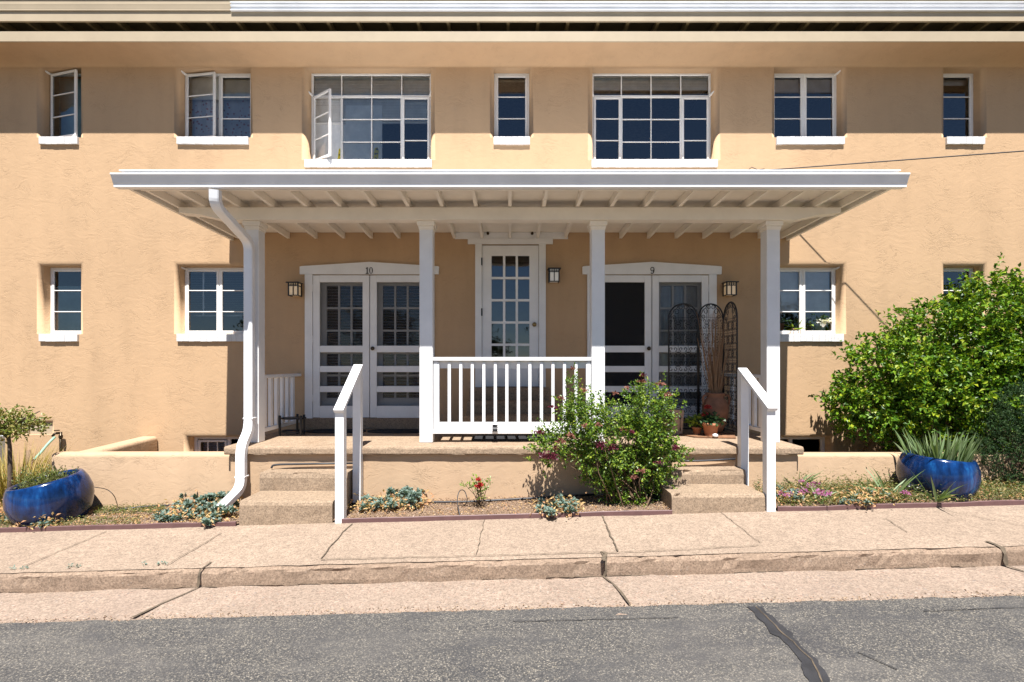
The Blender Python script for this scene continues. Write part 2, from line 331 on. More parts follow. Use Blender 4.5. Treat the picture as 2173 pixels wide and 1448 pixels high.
TAN = (.472, .316, .188)
M = dict(
    stucco=stucco("tan_stucco", TAN), stucco_rough=stucco("rough_tan_stucco", (.45,.315,.203), 1.6),
    white=paint("white_paint", (.79,.79,.79)), cream=paint("cream_paint", (.42,.34,.235), False, .6), porchwhite=paint("porch_cream_white", (.88,.82,.73)),
    soffit=simple("soffit_shade_brown", (.10,.075,.035), .8), rafter=simple("rafter_tan", (.19,.14,.065), .8),  # soffit brown holds the eaves' shade and yellow bounce in its colour
    metalwhite=paint("white_enamel_metal", (.80,.81,.83), False, .3), steel=paint("white_steel_frame", (.80,.78,.75), True, .4),
    brick=brickpaint("painted_brick_sill", (.62,.61,.60)), glass=glassmat(), screen=meshscreen(),
    dark=simple("dark_interior", (.05,.045,.04), .9), floorwood=simple("interior_floor", (.12,.09,.06), .7),  # dark: dimness of the rooms put into the colour
    slab=concrete("porch_concrete", (.36,.262,.18), .0, .45, 1, (.22,.14,.08)), step=concrete("step_concrete", (.33,.243,.168), .12, .5, 2, (.23,.155,.095)),
    walk=concrete("sidewalk_concrete", (.338,.256,.192), .08, .25, .8, (.21,.16,.12)), kerb=concrete("kerb_concrete", (.295,.212,.152), .25, .5, 1.5, (.165,.115,.08)),
    pan=concrete("gutter_concrete", (.325,.248,.192), .85, .35, 1.4, (.185,.135,.11)), asphalt=asphalt(),
    tar=simple("tar_sealant", (.026,.026,.029), .6, .25, 12, .3), crack=simple("crack_dirt", (.10,.075,.05), .95, .4, 20),
    soil=simple("dry_soil", (.17,.11,.07), .95, .4, 30, .8, 90), gravel=leafmat("gravel_mix", [(.17,.11,.075),(.26,.18,.115),(.36,.27,.18),(.20,.12,.08),(.42,.34,.27)], 0, .9, .2),
    black=simple("black_iron", (.012,.012,.014), .45), bronze=simple("dark_bronze", (.06,.045,.03), .35, metal=.8), brass=simple("brass_knob", (.30,.22,.10), .3, metal=1),
    rubber=simple("black_rubber", (.014,.014,.016), .75, .3, 40), hose=simple("black_hose", (.03,.03,.034), .45), edging=simple("brown_plastic_edging", (.12,.062,.06), .5, .15),
    terra=simple("terracotta", (.36,.145,.07), .8, .15, 9, .2), vase=simple("vase_clay", (.24,.115,.065), .8, .3, 7, .3), reed=leafmat("dry_reed", [(.22,.12,.06),(.36,.22,.12),(.28,.15,.08)], 0, .8),
    glaze=glaze(), potsoil=simple("potting_soil", (.05,.035,.025), .95, .4, 40, .8),
    kraft=simple("kraft_paper", (.40,.27,.19), .85, .1, 6, .2, 20), logored=simple("red_print", (.30,.07,.07), .8), logodark=simple("brown_print", (.05,.03,.025), .8),
    blind=simple("blind_slats", (.86,.85,.83), .6), blindgrey=simple("grey_blind_slats", (.50,.51,.55), .6), shade=simple("roller_shade", (.62,.58,.50), .8), tealcurtain_reflection=simple("frosted_film_reflection", (.20,.30,.32), .4, .35, 2),  # frosted film colour also holds the teal window reflection
    floral=floral(), board=simple("white_foam_board", (.90,.91,.93), .6), yellow=simple("yellow_sticker", (.75,.62,.03), .5), wood=simple("weathered_board", (.20,.13,.08), .85, .4, 6, .3),
    lampglass=emis("lantern_glass_warm", (1, .62, .28), .07, (.75,.66,.5)), lampcool=emis("lantern_glass_cool", (.9,.85,.75), .05, (.75,.72,.66)),
    silver=simple("silver_metal", (.55,.56,.58), .35, metal=.9), greybox=paint("pale_grey_enamel", (.58,.62,.65), False), mint=simple("mint_hose", (.22,.38,.30), .5),
    trunk=simple("bark", (.10,.07,.05), .9, .35, 20, .6), twig=simple("twig_brown", (.12,.075,.04), .9),
    bush=leafmat("bush_leaf", [(.025,.07,.006),(.06,.14,.009),(.10,.20,.011),(.16,.26,.014),(.30,.34,.022)], .18, .45, .3),
    rose=leafmat("rose_leaf", [(.035,.08,.008),(.07,.14,.012),(.13,.22,.016),(.26,.31,.03)], .2, .45),
    rosebloom=leafmat("crimson_petal", [(.045,.003,.012),(.09,.007,.022),(.15,.02,.045)], .2, .5), rosedry=leafmat("faded_bloom", [(.20,.075,.05),(.15,.045,.04),(.28,.13,.075)], .15, .8),
    red=leafmat("red_petal", [(.26,.010,.012),(.36,.03,.022)], .2, .5), juniper=leafmat("juniper_needle", [(.010,.032,.010),(.02,.055,.014),(.035,.08,.018),(.06,.085,.025)], .12, .6, .3),
    tree=leafmat("tree_leaf", [(.09,.12,.02),(.15,.19,.03),(.21,.20,.05),(.30,.24,.08)], .25, .5),
    straw=leafmat("straw_grass", [(.36,.27,.07),(.46,.36,.10),(.28,.25,.06),(.55,.44,.16)], .3, .6), thyme=leafmat("thyme_leaf", [(.07,.10,.02),(.13,.16,.035),(.20,.22,.06),(.12,.09,.06)], .25, .6),
    spurge=leafmat("blue_green_leaf", [(.10,.155,.13),(.15,.21,.175),(.20,.265,.225),(.12,.17,.12)], .12, .55, .3), dried=leafmat("dried_leaf", [(.46,.31,.14),(.56,.40,.20),(.40,.23,.12),(.50,.28,.16)], .25, .8, .2),
    iris=leafmat("iris_leaf", [(.12,.18,.07),(.17,.24,.11),(.10,.16,.04),(.22,.27,.14)], .2, .5, .4), cover=leafmat("ground_cover_leaf", [(.07,.11,.02),(.13,.16,.035),(.24,.20,.07),(.05,.085,.02),(.30,.25,.13)], .25, .6),
    pink=leafmat("pink_petal", [(.40,.12,.32),(.48,.19,.38),(.33,.08,.27)], .25, .6), whitepetal=leafmat("white_petal", [(.75,.74,.74),(.8,.78,.76)], .2, .6),
    lime=leafmat("lime_leaf", [(.16,.26,.02),(.24,.32,.03),(.12,.2,.03)], .3, .5), deepgreen=leafmat("deep_green_leaf", [(.012,.04,.012),(.03,.07,.02)], .15, .5),
    cable=simple("cable_black", (.03,.025,.025), .6), rug=simple("worn_rug", (.20,.10,.05), .95, .5, 14), roof=simple("roof_shingle", (.45,.42,.38), .9, .2, 20),
    grassfar=simple("dry_field", (.13,.11,.055), .95, .3, 1.5), far=leafmat("far_leaf", [(.012,.022,.008),(.025,.04,.01),(.04,.055,.014)], .15, .6),
    plain_white=simple("glazed_white", (.72,.74,.70), .3), brownpot=simple("brown_pot", (.18,.13,.10), .6), numeral=simple("numeral_metal", (.035,.03,.03), .5), pinkstone=simple("white_tag", (.7,.7,.7), .6))

# ------------------------------------------------------------------ ground, road, pavement
def strip(name, mat, y0, y1, za, zb, x0=-16, x1=16, nx=128, ny=4, jit0=0, jit1=0, zn=0, seed=0):
    m = MB(); vs = []
    for j in range(ny+1):
        f = j/ny
        for i in range(nx+1):
            x = x0+(x1-x0)*i/nx; y = y0+(y1-y0)*f
            if j == 0 and jit0: y += jit0*mnoise.fractal(Vector((x*5, seed, 0)), 1, 2, 4)
            if j == ny and jit1: y += jit1*mnoise.fractal(Vector((x*5, seed+9, 0)), 1, 2, 4)
            z = zs(x) + za+(zb-za)*f
            if zn: z += zn*mnoise.fractal(Vector((x*3.5, y*3.5, seed)), .8, 2, 5)
            vs.append((x, y, z))
    m.add(vs, [(j*(nx+1)+i, j*(nx+1)+i+1, (j+1)*(nx+1)+i+1, (j+1)*(nx+1)+i) for j in range(ny) for i in range(nx)], True)
    return struct(m.build(name, mat))
m = MB(); gx = [-900, -300, -100, -40, -16, 0, 16, 40, 100, 300, 900]; gy = [-900, -200, -60, -20, 0, 20, 60, 300, 900]
m.add([(x, y, zs(x)-.62) for y in gy for x in gx], [(j*11+i, j*11+i+1, (j+1)*11+i+1, (j+1)*11+i) for j in range(8) for i in range(10)])
struct(m.build("ground", M['grassfar']))
YA = 3.50-D                                                    # asphalt edge
strip("road", M['asphalt'], -14, YA, -.10, -.122, -40, 40, 900, 10, jit1=.022, zn=.002)
strip("gutter_pan", M['pan'], YA-.12, 4.10-D, -.128, -.150, zn=.012, nx=700, ny=10, seed=2)
strip("far_pavement", M['walk'], -16.5, -13.9, .02, .02, -40, 40, 20, 1)
# kerb with worn rounded nose
m = MB(); prof = [(4.055, -.20), (4.056, -.10), (4.059, -.028), (4.066, -.011), (4.082, -.003), (4.11, 0), (4.215, .002), (4.22, -.2)]
nx = 640; vs = []
for i in range(nx+1):
    x = -16+32*i/nx
    for k, (d, z) in enumerate(prof):
        n1 = mnoise.fractal(Vector((x*4, k*.7, 3)), 1, 2, 5); n2 = mnoise.noise(Vector((x*1.3, 5, 1)))
        amp = (.006, .010, .016, .020, .018, .008, .002, 0)[k]; ch = mnoise.noise(Vector((x*13, 2, k*.3))); n1 += .9*max(0, ch-.25)*(2 <= k <= 4)*3
        vs.append((x, d-D + n1*amp + (.012*n2 if k < 5 else 0), zs(x)+z-.010 - abs(n1)*amp*.8))
n = len(prof)
m.add(vs, [(i*n+k, (i+1)*n+k, (i+1)*n+k+1, i*n+k+1) for i in range(nx) for k in range(n-1)], False)
struct(m.build("kerb", M['kerb']))
strip("sidewalk", M['walk'], 4.10-D, 5.32-D, -.006, .004, jit0=.014, zn=.003, nx=300, ny=4, seed=5)
# garden soil behind the edging
m = MB(); nx, ny = 260, 14; vs = []
for j in range(ny+1):
    for i in range(nx+1):
        x = -8.5+17*i/nx; y = (5.18-D)+(5.95-5.18)*j/ny
        vs.append((x, y, zs(x)+.030+.02*mnoise.fractal(Vector((x*4, y*4, 1)), 1, 2, 4)))
m.add(vs, [(j*(nx+1)+i, j*(nx+1)+i+1, (j+1)*(nx+1)+i+1, (j+1)*(nx+1)+i) for j in range(ny) for i in range(nx)], True)
struct(m.build("soil", M['soil']))
def bedz(x): return zs(x)+.035
# cracks and joints: thin irregular dirt-filled seams
def crack(pts, wd, mat, lift=.004, jag=.012, name="crack", zfun=None, seed=1, sub=.04):
    m = MB(); L = []
    for a, b in zip(pts[:-1], pts[1:]):
        a, b = Vector(a), Vector(b); k = max(1, int((b-a).length/sub))
        L += [a.lerp(b, i/k) for i in range(k)]
    L.append(Vector(pts[-1])); vs = []
    for i, p in enumerate(L):
        t = (L[min(i+1, len(L)-1)]-L[max(i-1, 0)]).normalized(); s_ = Vector((-t.y, t.x, 0)); s_ = s_.normalized() if s_.length > .1 else Vector((1,0,0))
        q = p + s_*jag*mnoise.fractal(p*9+Vector((0,0,seed)), 1, 2, 3); ww = wd*(.55+.9*abs(mnoise.noise(p*14+Vector((seed,0,0)))))
        vs += [q-s_*ww+Vector((0,0,lift)), q+s_*ww+Vector((0,0,lift))]
    m.add(vs, [(2*i, 2*i+1, 2*i+3, 2*i+2) for i in range(len(L)-1)])
    return struct(m.build(name, mat))
def G(px, py, off=0.0):      # pixel -> point on the sloping pavement, lowered by off
    # plane z = .085+off+.027x
    u = (px-VX)/F; v = (py-VY)/F; d = (CZ-.085-off)/(v+.027*u); x = u*d; return Vector((x, d-D, zs(x)+off))
ck = M['crack']
for i, (a, b, ww) in enumerate((((745,1112),(680,1186),.007),((1028,1104),(1011,1176),.004),((1277,1093),(1311,1170),.010),((1530,1088),(1612,1152),.004),
                                ((470,1132),(352,1200),.005),((228,1128),(50,1202),.005),((1880,1100),(1925,1130),.004),((2000,1082),(2173,1117),.003))):
    crack([G(*a, .006), G(*b, .002)], ww, ck, seed=i)
crack([G(680,1188,.003), G(1010,1180,.003), G(1280,1172,.003)], .006, ck, seed=19)
crack([G(1280,1174,.003), G(1440,1167,.003), G(1610,1158,.003)], .005, ck, seed=20)
crack([G(1280,1172,.003), G(1284,1192,.002)], .018, ck, .006, .03, seed=21)
for (px, wv) in ((1283, .012), (426, .010), (2128, .016)):      # broken joints down the kerb face and pan
    x = X(px, 4.06); m = MB(); vs = []
    pts_ = [(4.20, .0), (4.12, 0), (4.07, -.01), (4.052, -.05), (4.045, -.10), (4.03, -.146), (3.9, -.145), (3.75, -.138), (3.53, -.131)]
    for i, (d, z) in enumerate(pts_):
        xx = x + .03*mnoise.noise(Vector((px, i*1.3, 0))) + (.0 if i < 5 else (i-5)*(-.05 if px < 900 else .03)); w_ = wv*(.6+.8*R.random())
        vs += [(xx-w_, d-D-.012*(3 <= i <= 4), zs(xx)+z+(.004 if i < 5 else .011)), (xx+w_, d-D-.012*(3 <= i <= 4), zs(xx)+z+(.004 if i < 5 else .011))]
    m.add(vs, [(2*i, 2*i+1, 2*i+3, 2*i+2) for i in range(len(pts_)-1)]); struct(m.build("crack", ck))
crack([G(1600,1288,-.1205), G(1660,1345,-.1195), G(1715,1400,-.119), G(1750,1470,-.1185)], .064, M['tar'], .003, .006, "tar_seam", seed=3)
crack([G(1603,1288,-.1175), G(1663,1345,-.1165), G(1722,1400,-.116), G(1757,1470,-.1155)], .005, ck, .003, .012, "crack", seed=3)
crack([G(1088,1320,-.1195), G(1440,1312,-.1195)], .004, M['tar'], .006, .01, "tar_seam", seed=8)
crack([G(1960,1298,-.1195), G(2173,1290,-.1195)], .004, M['tar'], .006, .01, "tar_seam", seed=9)
crack([G(1820,1385,-.1185), G(1905,1422,-.1185)], .005, M['tar'], .006, .01, "tar_seam", seed=10)
# dirt caught along the foot of the kerb
rk = random.Random(9); x = -6.5
while x < 6.5:
    L = rk.uniform(.15, .9)
    if rk.random() < .62: crack([Vector((x, 4.052-D, zs(x)-.145)), Vector((x+L, 4.050-D, zs(x+L)-.145))], rk.uniform(.003, .008), ck, .006, .012, "dirt_seam", seed=int(x*10)+99)
    x += L+rk.uniform(.02, .2)

# ------------------------------------------------------------------ apartment building
WL, WR = -11.0, 11.5
bld = thing("apartment_building", (0, 0, 0), "two storey tan stucco apartment building with white windows and doors numbered 10 and 9", "building")
TOPW = CZ+4.37; SU, SLg, SL = CZ+3.34, CZ+3.008, CZ+.454; TL = CZ+1.46
wins = dict(
    U1=(-6.885,-6.325,SU,TOPW), U2=(-4.870,-3.830,SU,TOPW), U3=(-2.975,-1.172,SLg,TOPW), U4=(-.235,.290,SU,TOPW), U5=(1.225,3.010,SLg,TOPW),
    U6=(3.905,4.895,SU,TOPW), U7=(6.395,6.945,SU,TOPW), L1=(-6.885,-6.325,SL,TL), L2=(-4.870,-3.830,SL,TL), L3=(3.880,4.880,SL,TL), L4=(6.395,6.945,SL,TL),
    B1=(-4.73,-3.69,.22,.60), B2=(3.70,4.72,.22,.60), V1=(-7.27,-6.745,.635,.815))
DT = Z(584); DB = Z(888)
doors = dict(D10=(-2.891,-1.224,DB,DT), DC=(-.415,.429,1.335,Z(519.5)), D9=(1.243,2.917,DB,DT))
m = MB(); WZ0, WZ1 = -.75, CZ+5.05; rr = lambda k: .0 if k not in wins else .085 if k in ('U3', 'U5') else .062
holes = {**wins, **doors}
ex = {k: (a-rr(k), b+rr(k), c, d+rr(k)) for k, (a, b, c, d) in holes.items()}
cx = sorted({WL, WR} | {v for e in ex.values() for v in e[:2]}); cz = sorted({WZ0, WZ1} | {v for e in ex.values() for v in e[2:]})
for i in range(len(cx)-1):
    for j in range(len(cz)-1):
        mx, mz = (cx[i]+cx[i+1])/2, (cz[j]+cz[j+1])/2
        if any(a < mx < b and c < mz < d for a, b, c, d in ex.values()): continue
        m.quad((cx[i],0,cz[j]), (cx[i+1],0,cz[j]), (cx[i+1],0,cz[j+1]), (cx[i],0,cz[j+1]))
for k, (a, b, c, d) in holes.items():
    r = rr(k); rings = []
    if r:
        for q in range(7):
            an = q/6*math.pi/2; o = r*(1-math.sin(an)); rings.append((o, r*(1-math.cos(an))))
    else: rings = [(0, 0)]
    rings.append((0, .30)); vs = []
    for o, y in rings: vs += [(a-o,y,c), (b+o,y,c), (b+o,y,d+o), (a-o,y,d+o)]
    m.add(vs, [(q*4+s_, (q+1)*4+s_, (q+1)*4+(s_+1)%4, q*4+(s_+1)%4) for q in range(len(rings)-1) for s_ in range(4)], True)
m.build("wall", M['stucco'], bld)
m = MB(); m.box((WL, .3, WZ0), (WL+.2, 8, WZ1)); m.box((WR-.2, .3, WZ0), (WR, 8, WZ1)); m.box((WL, 8, WZ0), (WR, 8.2, WZ1))
m.build("wall", M['stucco'], bld)
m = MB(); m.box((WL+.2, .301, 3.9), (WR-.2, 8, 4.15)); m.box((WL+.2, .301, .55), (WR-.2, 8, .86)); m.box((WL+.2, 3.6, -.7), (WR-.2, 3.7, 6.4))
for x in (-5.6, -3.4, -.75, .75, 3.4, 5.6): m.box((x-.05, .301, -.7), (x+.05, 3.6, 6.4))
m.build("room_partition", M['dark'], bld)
# eaves: upper fascia with gutter, open slot showing the rafters, lower fascia with a coved stucco underside
HB, HT = CZ+687*6.9/F, CZ+708*6.9/F                # lower fascia bottom and top (at .50 m out)
UB, UT = CZ+730*6.87/F, CZ+753*6.87/F              # upper fascia (at .53 m out)
box("fascia", (WL-.3, -.53, UB), (WR+.3, -.50, UT+.14), M['cream'], bld)
box("lower_fascia", (WL-.3, -.50, HB), (WR+.3, -.475, HT), M['cream'], bld)
m = MB(); vs = []; pr = [(-.476, HB+.012)] + [(-.32+.32*math.sin(q*math.pi/24), HB+.012-.075+.075*math.cos(q*math.pi/24)) for q in range(13)]
for x in (WL, WR): vs += [(x, y, z) for y, z in pr]
n = len(pr); m.add(vs, [(i, i+1, n+i+1, n+i) for i in range(n-1)], True); m.build("cornice", M['stucco'], bld)
box("soffit", (WL-.3, -.499, UB+.10), (WR+.3, -.001, UB+.12), M['soffit'], bld)
box("ledge", (WL-.3, -.474, HB+.05), (WR+.3, -.001, HB+.07), M['soffit'], bld)
m = MB(); m.prismx([(.0, UT+.16), (-.54, UT+.14), (-.54, UT+.17), (4, UT+1.6), (8.6, UT+.3), (8.6, UT+.2)], WL-.4, WR+.4); m.build("roof", M['roof'], bld)
x = -1.264-.413*25
while x < WR:
    if x > WL: box("rafter", (x-.02, -.498, UB+.012), (x+.02, -.003, UB+.099), M['rafter'], bld)
    x += .413
def gutter_prof(d0, zb, hgt, dep):        # K style: back, bottom, ogee face, lip
    y0 = d0-D
    return [(y0, zb+hgt), (y0, zb), (y0-dep*.62, zb), (y0-dep*.64, zb+hgt*.22), (y0-dep*.70, zb+hgt*.30), (y0-dep*.78, zb+hgt*.5), (y0-dep*.92, zb+hgt*.78),
            (y0-dep*.97, zb+hgt*.86), (y0-dep*1.0, zb+hgt*.88), (y0-dep*1.0, zb+hgt), (y0-dep*.9, zb+hgt), (y0-dep*.88, zb+hgt*.9), (y0-.004, zb+.004)]
def eave_prof(zb): y0 = -.532; return [(y0, zb+.115)] + [(y0-a, zb+b) for a, b in ((0, 0), (.030, 0), (.033, .016), (.012, .024), (.010, .056), (.028, .062), (.032, .078), (.012, .086), (.012, .100), (.034, .104), (.034, .115))]
m = MB(); m.prismx(eave_prof(CZ+753*6.84/F), X(485, 6.8), WR+.3, 60); m.build("gutter", M['metalwhite'], bld)
m = MB(); m.prismx(gutter_prof(D-.532, CZ+753*6.85/F, .085, .026), WL-.3, X(484, 6.8), 40); m.build("gutter", M['cream'], bld)

# ---- windows
FD = .155     # frame depth behind the wall face
def bar(m, x0, x1, z0, z1, y0=FD, y1=FD+.035): m.box((x0, y0, z0), (x1, y1, z1), .003)
def pane(x0, x1, z0, z1, parent, y=FD+.02, mat='glass'):
    m = MB(); m.quad((x0,y,z0), (x1,y,z0), (x1,y,z1), (x0,y,z1)); return m.build("pane", M[mat], parent)
def sash(x0, x1, z0, z1, parent, rows=3, cols=1, y=FD-.006, bw=.032, mw=.014, swing=0, hinge='L', tilt=0):
    m = MB(); a = []
    for c_ in ((x0, x0+bw, z0, z1), (x1-bw, x1, z0, z1), (x0+bw, x1-bw, z1-bw, z1), (x0+bw, x1-bw, z0, z0+bw)): bar(m, *c_, y, y+.03)
    for r in range(1, rows):
        zc = z0+(z1-z0)*r/rows; bar(m, x0+bw, x1-bw, zc-mw/2, zc+mw/2, y+.004, y+.026)
    for c_ in range(1, cols):
        xc = x0+(x1-x0)*c_/cols; bar(m, xc-mw/2, xc+mw/2, z0+bw, z1-bw, y+.0025, y+.0275)
    g = MB(); yy = y+.015; g.quad((x0+bw*.8,yy,z0+bw*.8), (x1-bw*.8,yy,z0+bw*.8), (x1-bw*.8,yy,z1-bw*.8), (x0+bw*.8,yy,z1-bw*.8))
    if swing:
        hx = x0 if hinge == 'L' else x1; T = Matrix.Translation((hx, y, 0)) @ Matrix.Rotation(-swing if hinge == 'L' else swing, 4, 'Z') @ Matrix.Translation((-hx, -y, 0))
        for q in (m, g): q.v = [tuple(T @ Vector(v)) for v in q.v]
    s_ = m.build("sash", M['steel'], parent); g.build("pane", M['glass'], parent)
    return s_
def sill(x0, x1, z1, parent, h=.112, proud=.035):
    m = MB(); n = max(4, round((x1-x0)/.088)); rs = random.Random(int(x0*100))
    for i in range(n):
        xa = x0+(x1-x0)*i/n; xb = x0+(x1-x0)*(i+1)/n; j = rs.uniform(-.002, .002)
        m.box((xa+.0004, -proud+j, z1-h+rs.uniform(-.002,.004)), (xb-.0004, FD+.02, z1+rs.uniform(-.001,.001)), .004)
    m.box((x0+.004, -proud+.012, z1-h+.012), (x1-.004, FD+.01, z1-.008)); m.build("sill", M['brick'], parent)
def stay(x, z, sgn, parent):     # hinge arm poking out at a top corner
    m = MB(); m.beam((x, FD, z), (x-sgn*.045, FD-.10, z+.02), (0, 0, .012), (.010, .004, 0)); m.build("hinge", M['steel'], parent)
def frame(k, mull=(), wd=.03):
    a, b, c, d = wins[k]; m = MB()
    bar(m, a, a+wd, c, d); bar(m, b-wd, b, c, d); bar(m, a+wd, b-wd, d-wd, d); bar(m, a+wd, b-wd, c, c+wd)
    for x, w_ in mull: bar(m, x-w_/2, x+w_/2, c+wd, d-wd, FD+.001, FD+.034)
    return m.build("window", M['steel'], bld)
def slats(x0, x1, z0, z1, y, parent, mat='blind', pitch=.027, ang=.5, name="blind"):
    m = MB(); z = z0
    while z < z1:
        dz, dy = .0135*math.sin(ang), .0135*math.cos(ang)
        m.add([(x0,y-dy,z-dz), (x1,y-dy,z-dz), (x1,y+dy,z+dz), (x0,y+dy,z+dz)], [(0,1,2,3)]); z += pitch
    m.box((x0, y-.018, z1), (x1, y+.018, z1+.03)); m.box((x0, y-.012, z0-.03), (x1, y+.012, z0-.012)); return m.build(name, M[mat], parent)
def sheet(name, x0, x1, z0, z1, y, parent, mat, wave=0):
    m = MB(); n = 24 if wave else 1; vs = []
    for i in range(n+1):
        x = x0+(x1-x0)*i/n; yy = y+wave*math.sin(i*1.9); vs += [(x,yy,z0), (x,yy,z1), (x,yy+.006,z0), (x,yy+.006,z1)]
    m.add(vs, [(4*i,4*i+4,4*i+5,4*i+1) for i in range(n)]+[(4*i+2,4*i+3,4*i+7,4*i+6) for i in range(n)]); return m.build(name, M[mat], parent)
def single(k, **kw):
    a, b, c, d = wins[k]; f = frame(k); sash(a+.028, b-.028, c+.028, d-.028, f, **kw); sill(a-.004, b+.004, c, f); return f
f = single('U1', swing=.26, y=FD-.03); a, b, c, d = wins['U1']; stay(a+.03, d-.03, 1, f); sheet("blind", a, b, c, d, .30, f, 'tealcurtain_reflection')  # no real blind: teal sheet stands for the reflection in the glass
def twin(k, sw=0):
    a, b, c, d = wins[k]; mx = (a+b)/2; f = frame(k, [(mx, .03)])
    sash(a+.028, mx-.012, c+.028, d-.028, f, swing=sw, y=FD-.02 if sw else FD-.006); sash(mx+.012, b-.028, c+.028, d-.028, f)
    sill(a-.004, b+.004, c, f); stay(a+.03, d-.03, 1, f); stay(b-.03, d-.03, -1, f); return f
f = twin('U2', .16); a, b, c, d = wins['U2']; sheet("roller_shade", a, b, d-.36, d, .22, f, 'shade'); sheet("curtain", a, b, c, d-.33, .27, f, 'floral', .012)
f = single('U4'); a, b, c, d = wins['U4']; sheet("roller_shade", a, b, d-.07, d, .26, f, 'shade')
f = twin('U6'); a, b, c, d = wins['U6']; sheet("roller_shade", a, b, d-.26, d, .21, f, 'blindgrey')
f = single('U7'); a, b, c, d = wins['U7']; stay(a+.03, d-.03, 1, f); sheet("roller_shade", a, b, d-.12, d, .27, f, 'blindgrey')
f = single('L1'); a, b, c, d = wins['L1']; stay(b-.03, d-.03, -1, f); sheet("frosted_film_reflection", a, b, c, d-.27, .20, f, 'tealcurtain_reflection')  # frosted film; its paler lower part also imitates reflected trees
f = twin('L2'); a, b, c, d = wins['L2']; slats(a, b, c+.32, d-.06, .30, f, 'blindgrey', .034, .25); box("blind_cord", (a+.2, .262, c+.3), (a+.225, .27, d-.05), M['blind'], f)
f = twin('L3'); a, b, c, d = wins['L3']; slats(a, b-.06, c+.37, d-.06, .215, f, 'blind', .0235, 1.2)
f = single('L4')
def picture(k, openleft):
    a, b, c, d = wins[k]; f = frame(k); q = (b-a)/4; zt = d-.345; m = MB()
    bar(m, a+.03, b-.03, zt-.018, zt+.018, FD-.001, FD+.036)
    for i, w_ in ((1,.016),(2,.016),(3,.016)): bar(m, a+q*i-w_/2, a+q*i+w_/2, zt+.018, d-.03, FD+.003, FD+.03)
    for i, w_ in ((1,.034),(2,.016),(3,.034)): bar(m, a+q*i-w_/2, a+q*i+w_/2, c+.03, zt-.018, FD+.003, FD+.03)
    for r in (1, 2): zz = c+(zt-c)*r/3; bar(m, a+q+.017, a+3*q-.017, zz-.008, zz+.008, FD+.006, FD+.026)
    m.build("muntin", M['steel'], f)
    pane(a+.02, b-.02, zt, d-.02, f, FD+.0165); pane(a+q, a+3*q, c+.02, zt, f, FD+.0165)
    sash(a+.03, a+q-.01, c+.03, zt-.012, f, swing=.62 if openleft else 0, y=FD-.012); sash(a+3*q+.01, b-.03, c+.03, zt-.012, f, y=FD-.012)
    sill(a-.03, b+.03, c, f); stay(a+.03, zt, 1, f); stay(b-.03, zt, -1, f); return f
f = picture('U3', True); a, b, c, d = wins['U3']; slats(a, b, d-.70, d-.03, .21, f, 'blind', .0235, 1.25)
f = picture('U5', False); a, b, c, d = wins['U5']; slats(a, b, d-.20, d-.03, .21, f, 'blind', .0235, 1.25)
for k in ('B1', 'B2'):
    a, b, c, d = wins[k]; mx = (a+b)/2; f = frame(k, [(mx, .05)], .05)
    if k == 'B1':
        sash(a+.06, mx-.03, c+.04, d-.06, f, rows=1, cols=3); slats(a+.08, mx-.04, c+.06, d-.08, .26, f, 'blindgrey', .026, .8)
f = frame('V1', [], .012); a, b, c, d = wins['V1']; box("shutter", (a, .05, c), (b, .09, d), M['cream'], f)
q = (b-a)/3
for i in (1, 2): box("mullion", (a+q*i-.008, .03, c), (a+q*i+.008, .05, d), M['cream'], f)

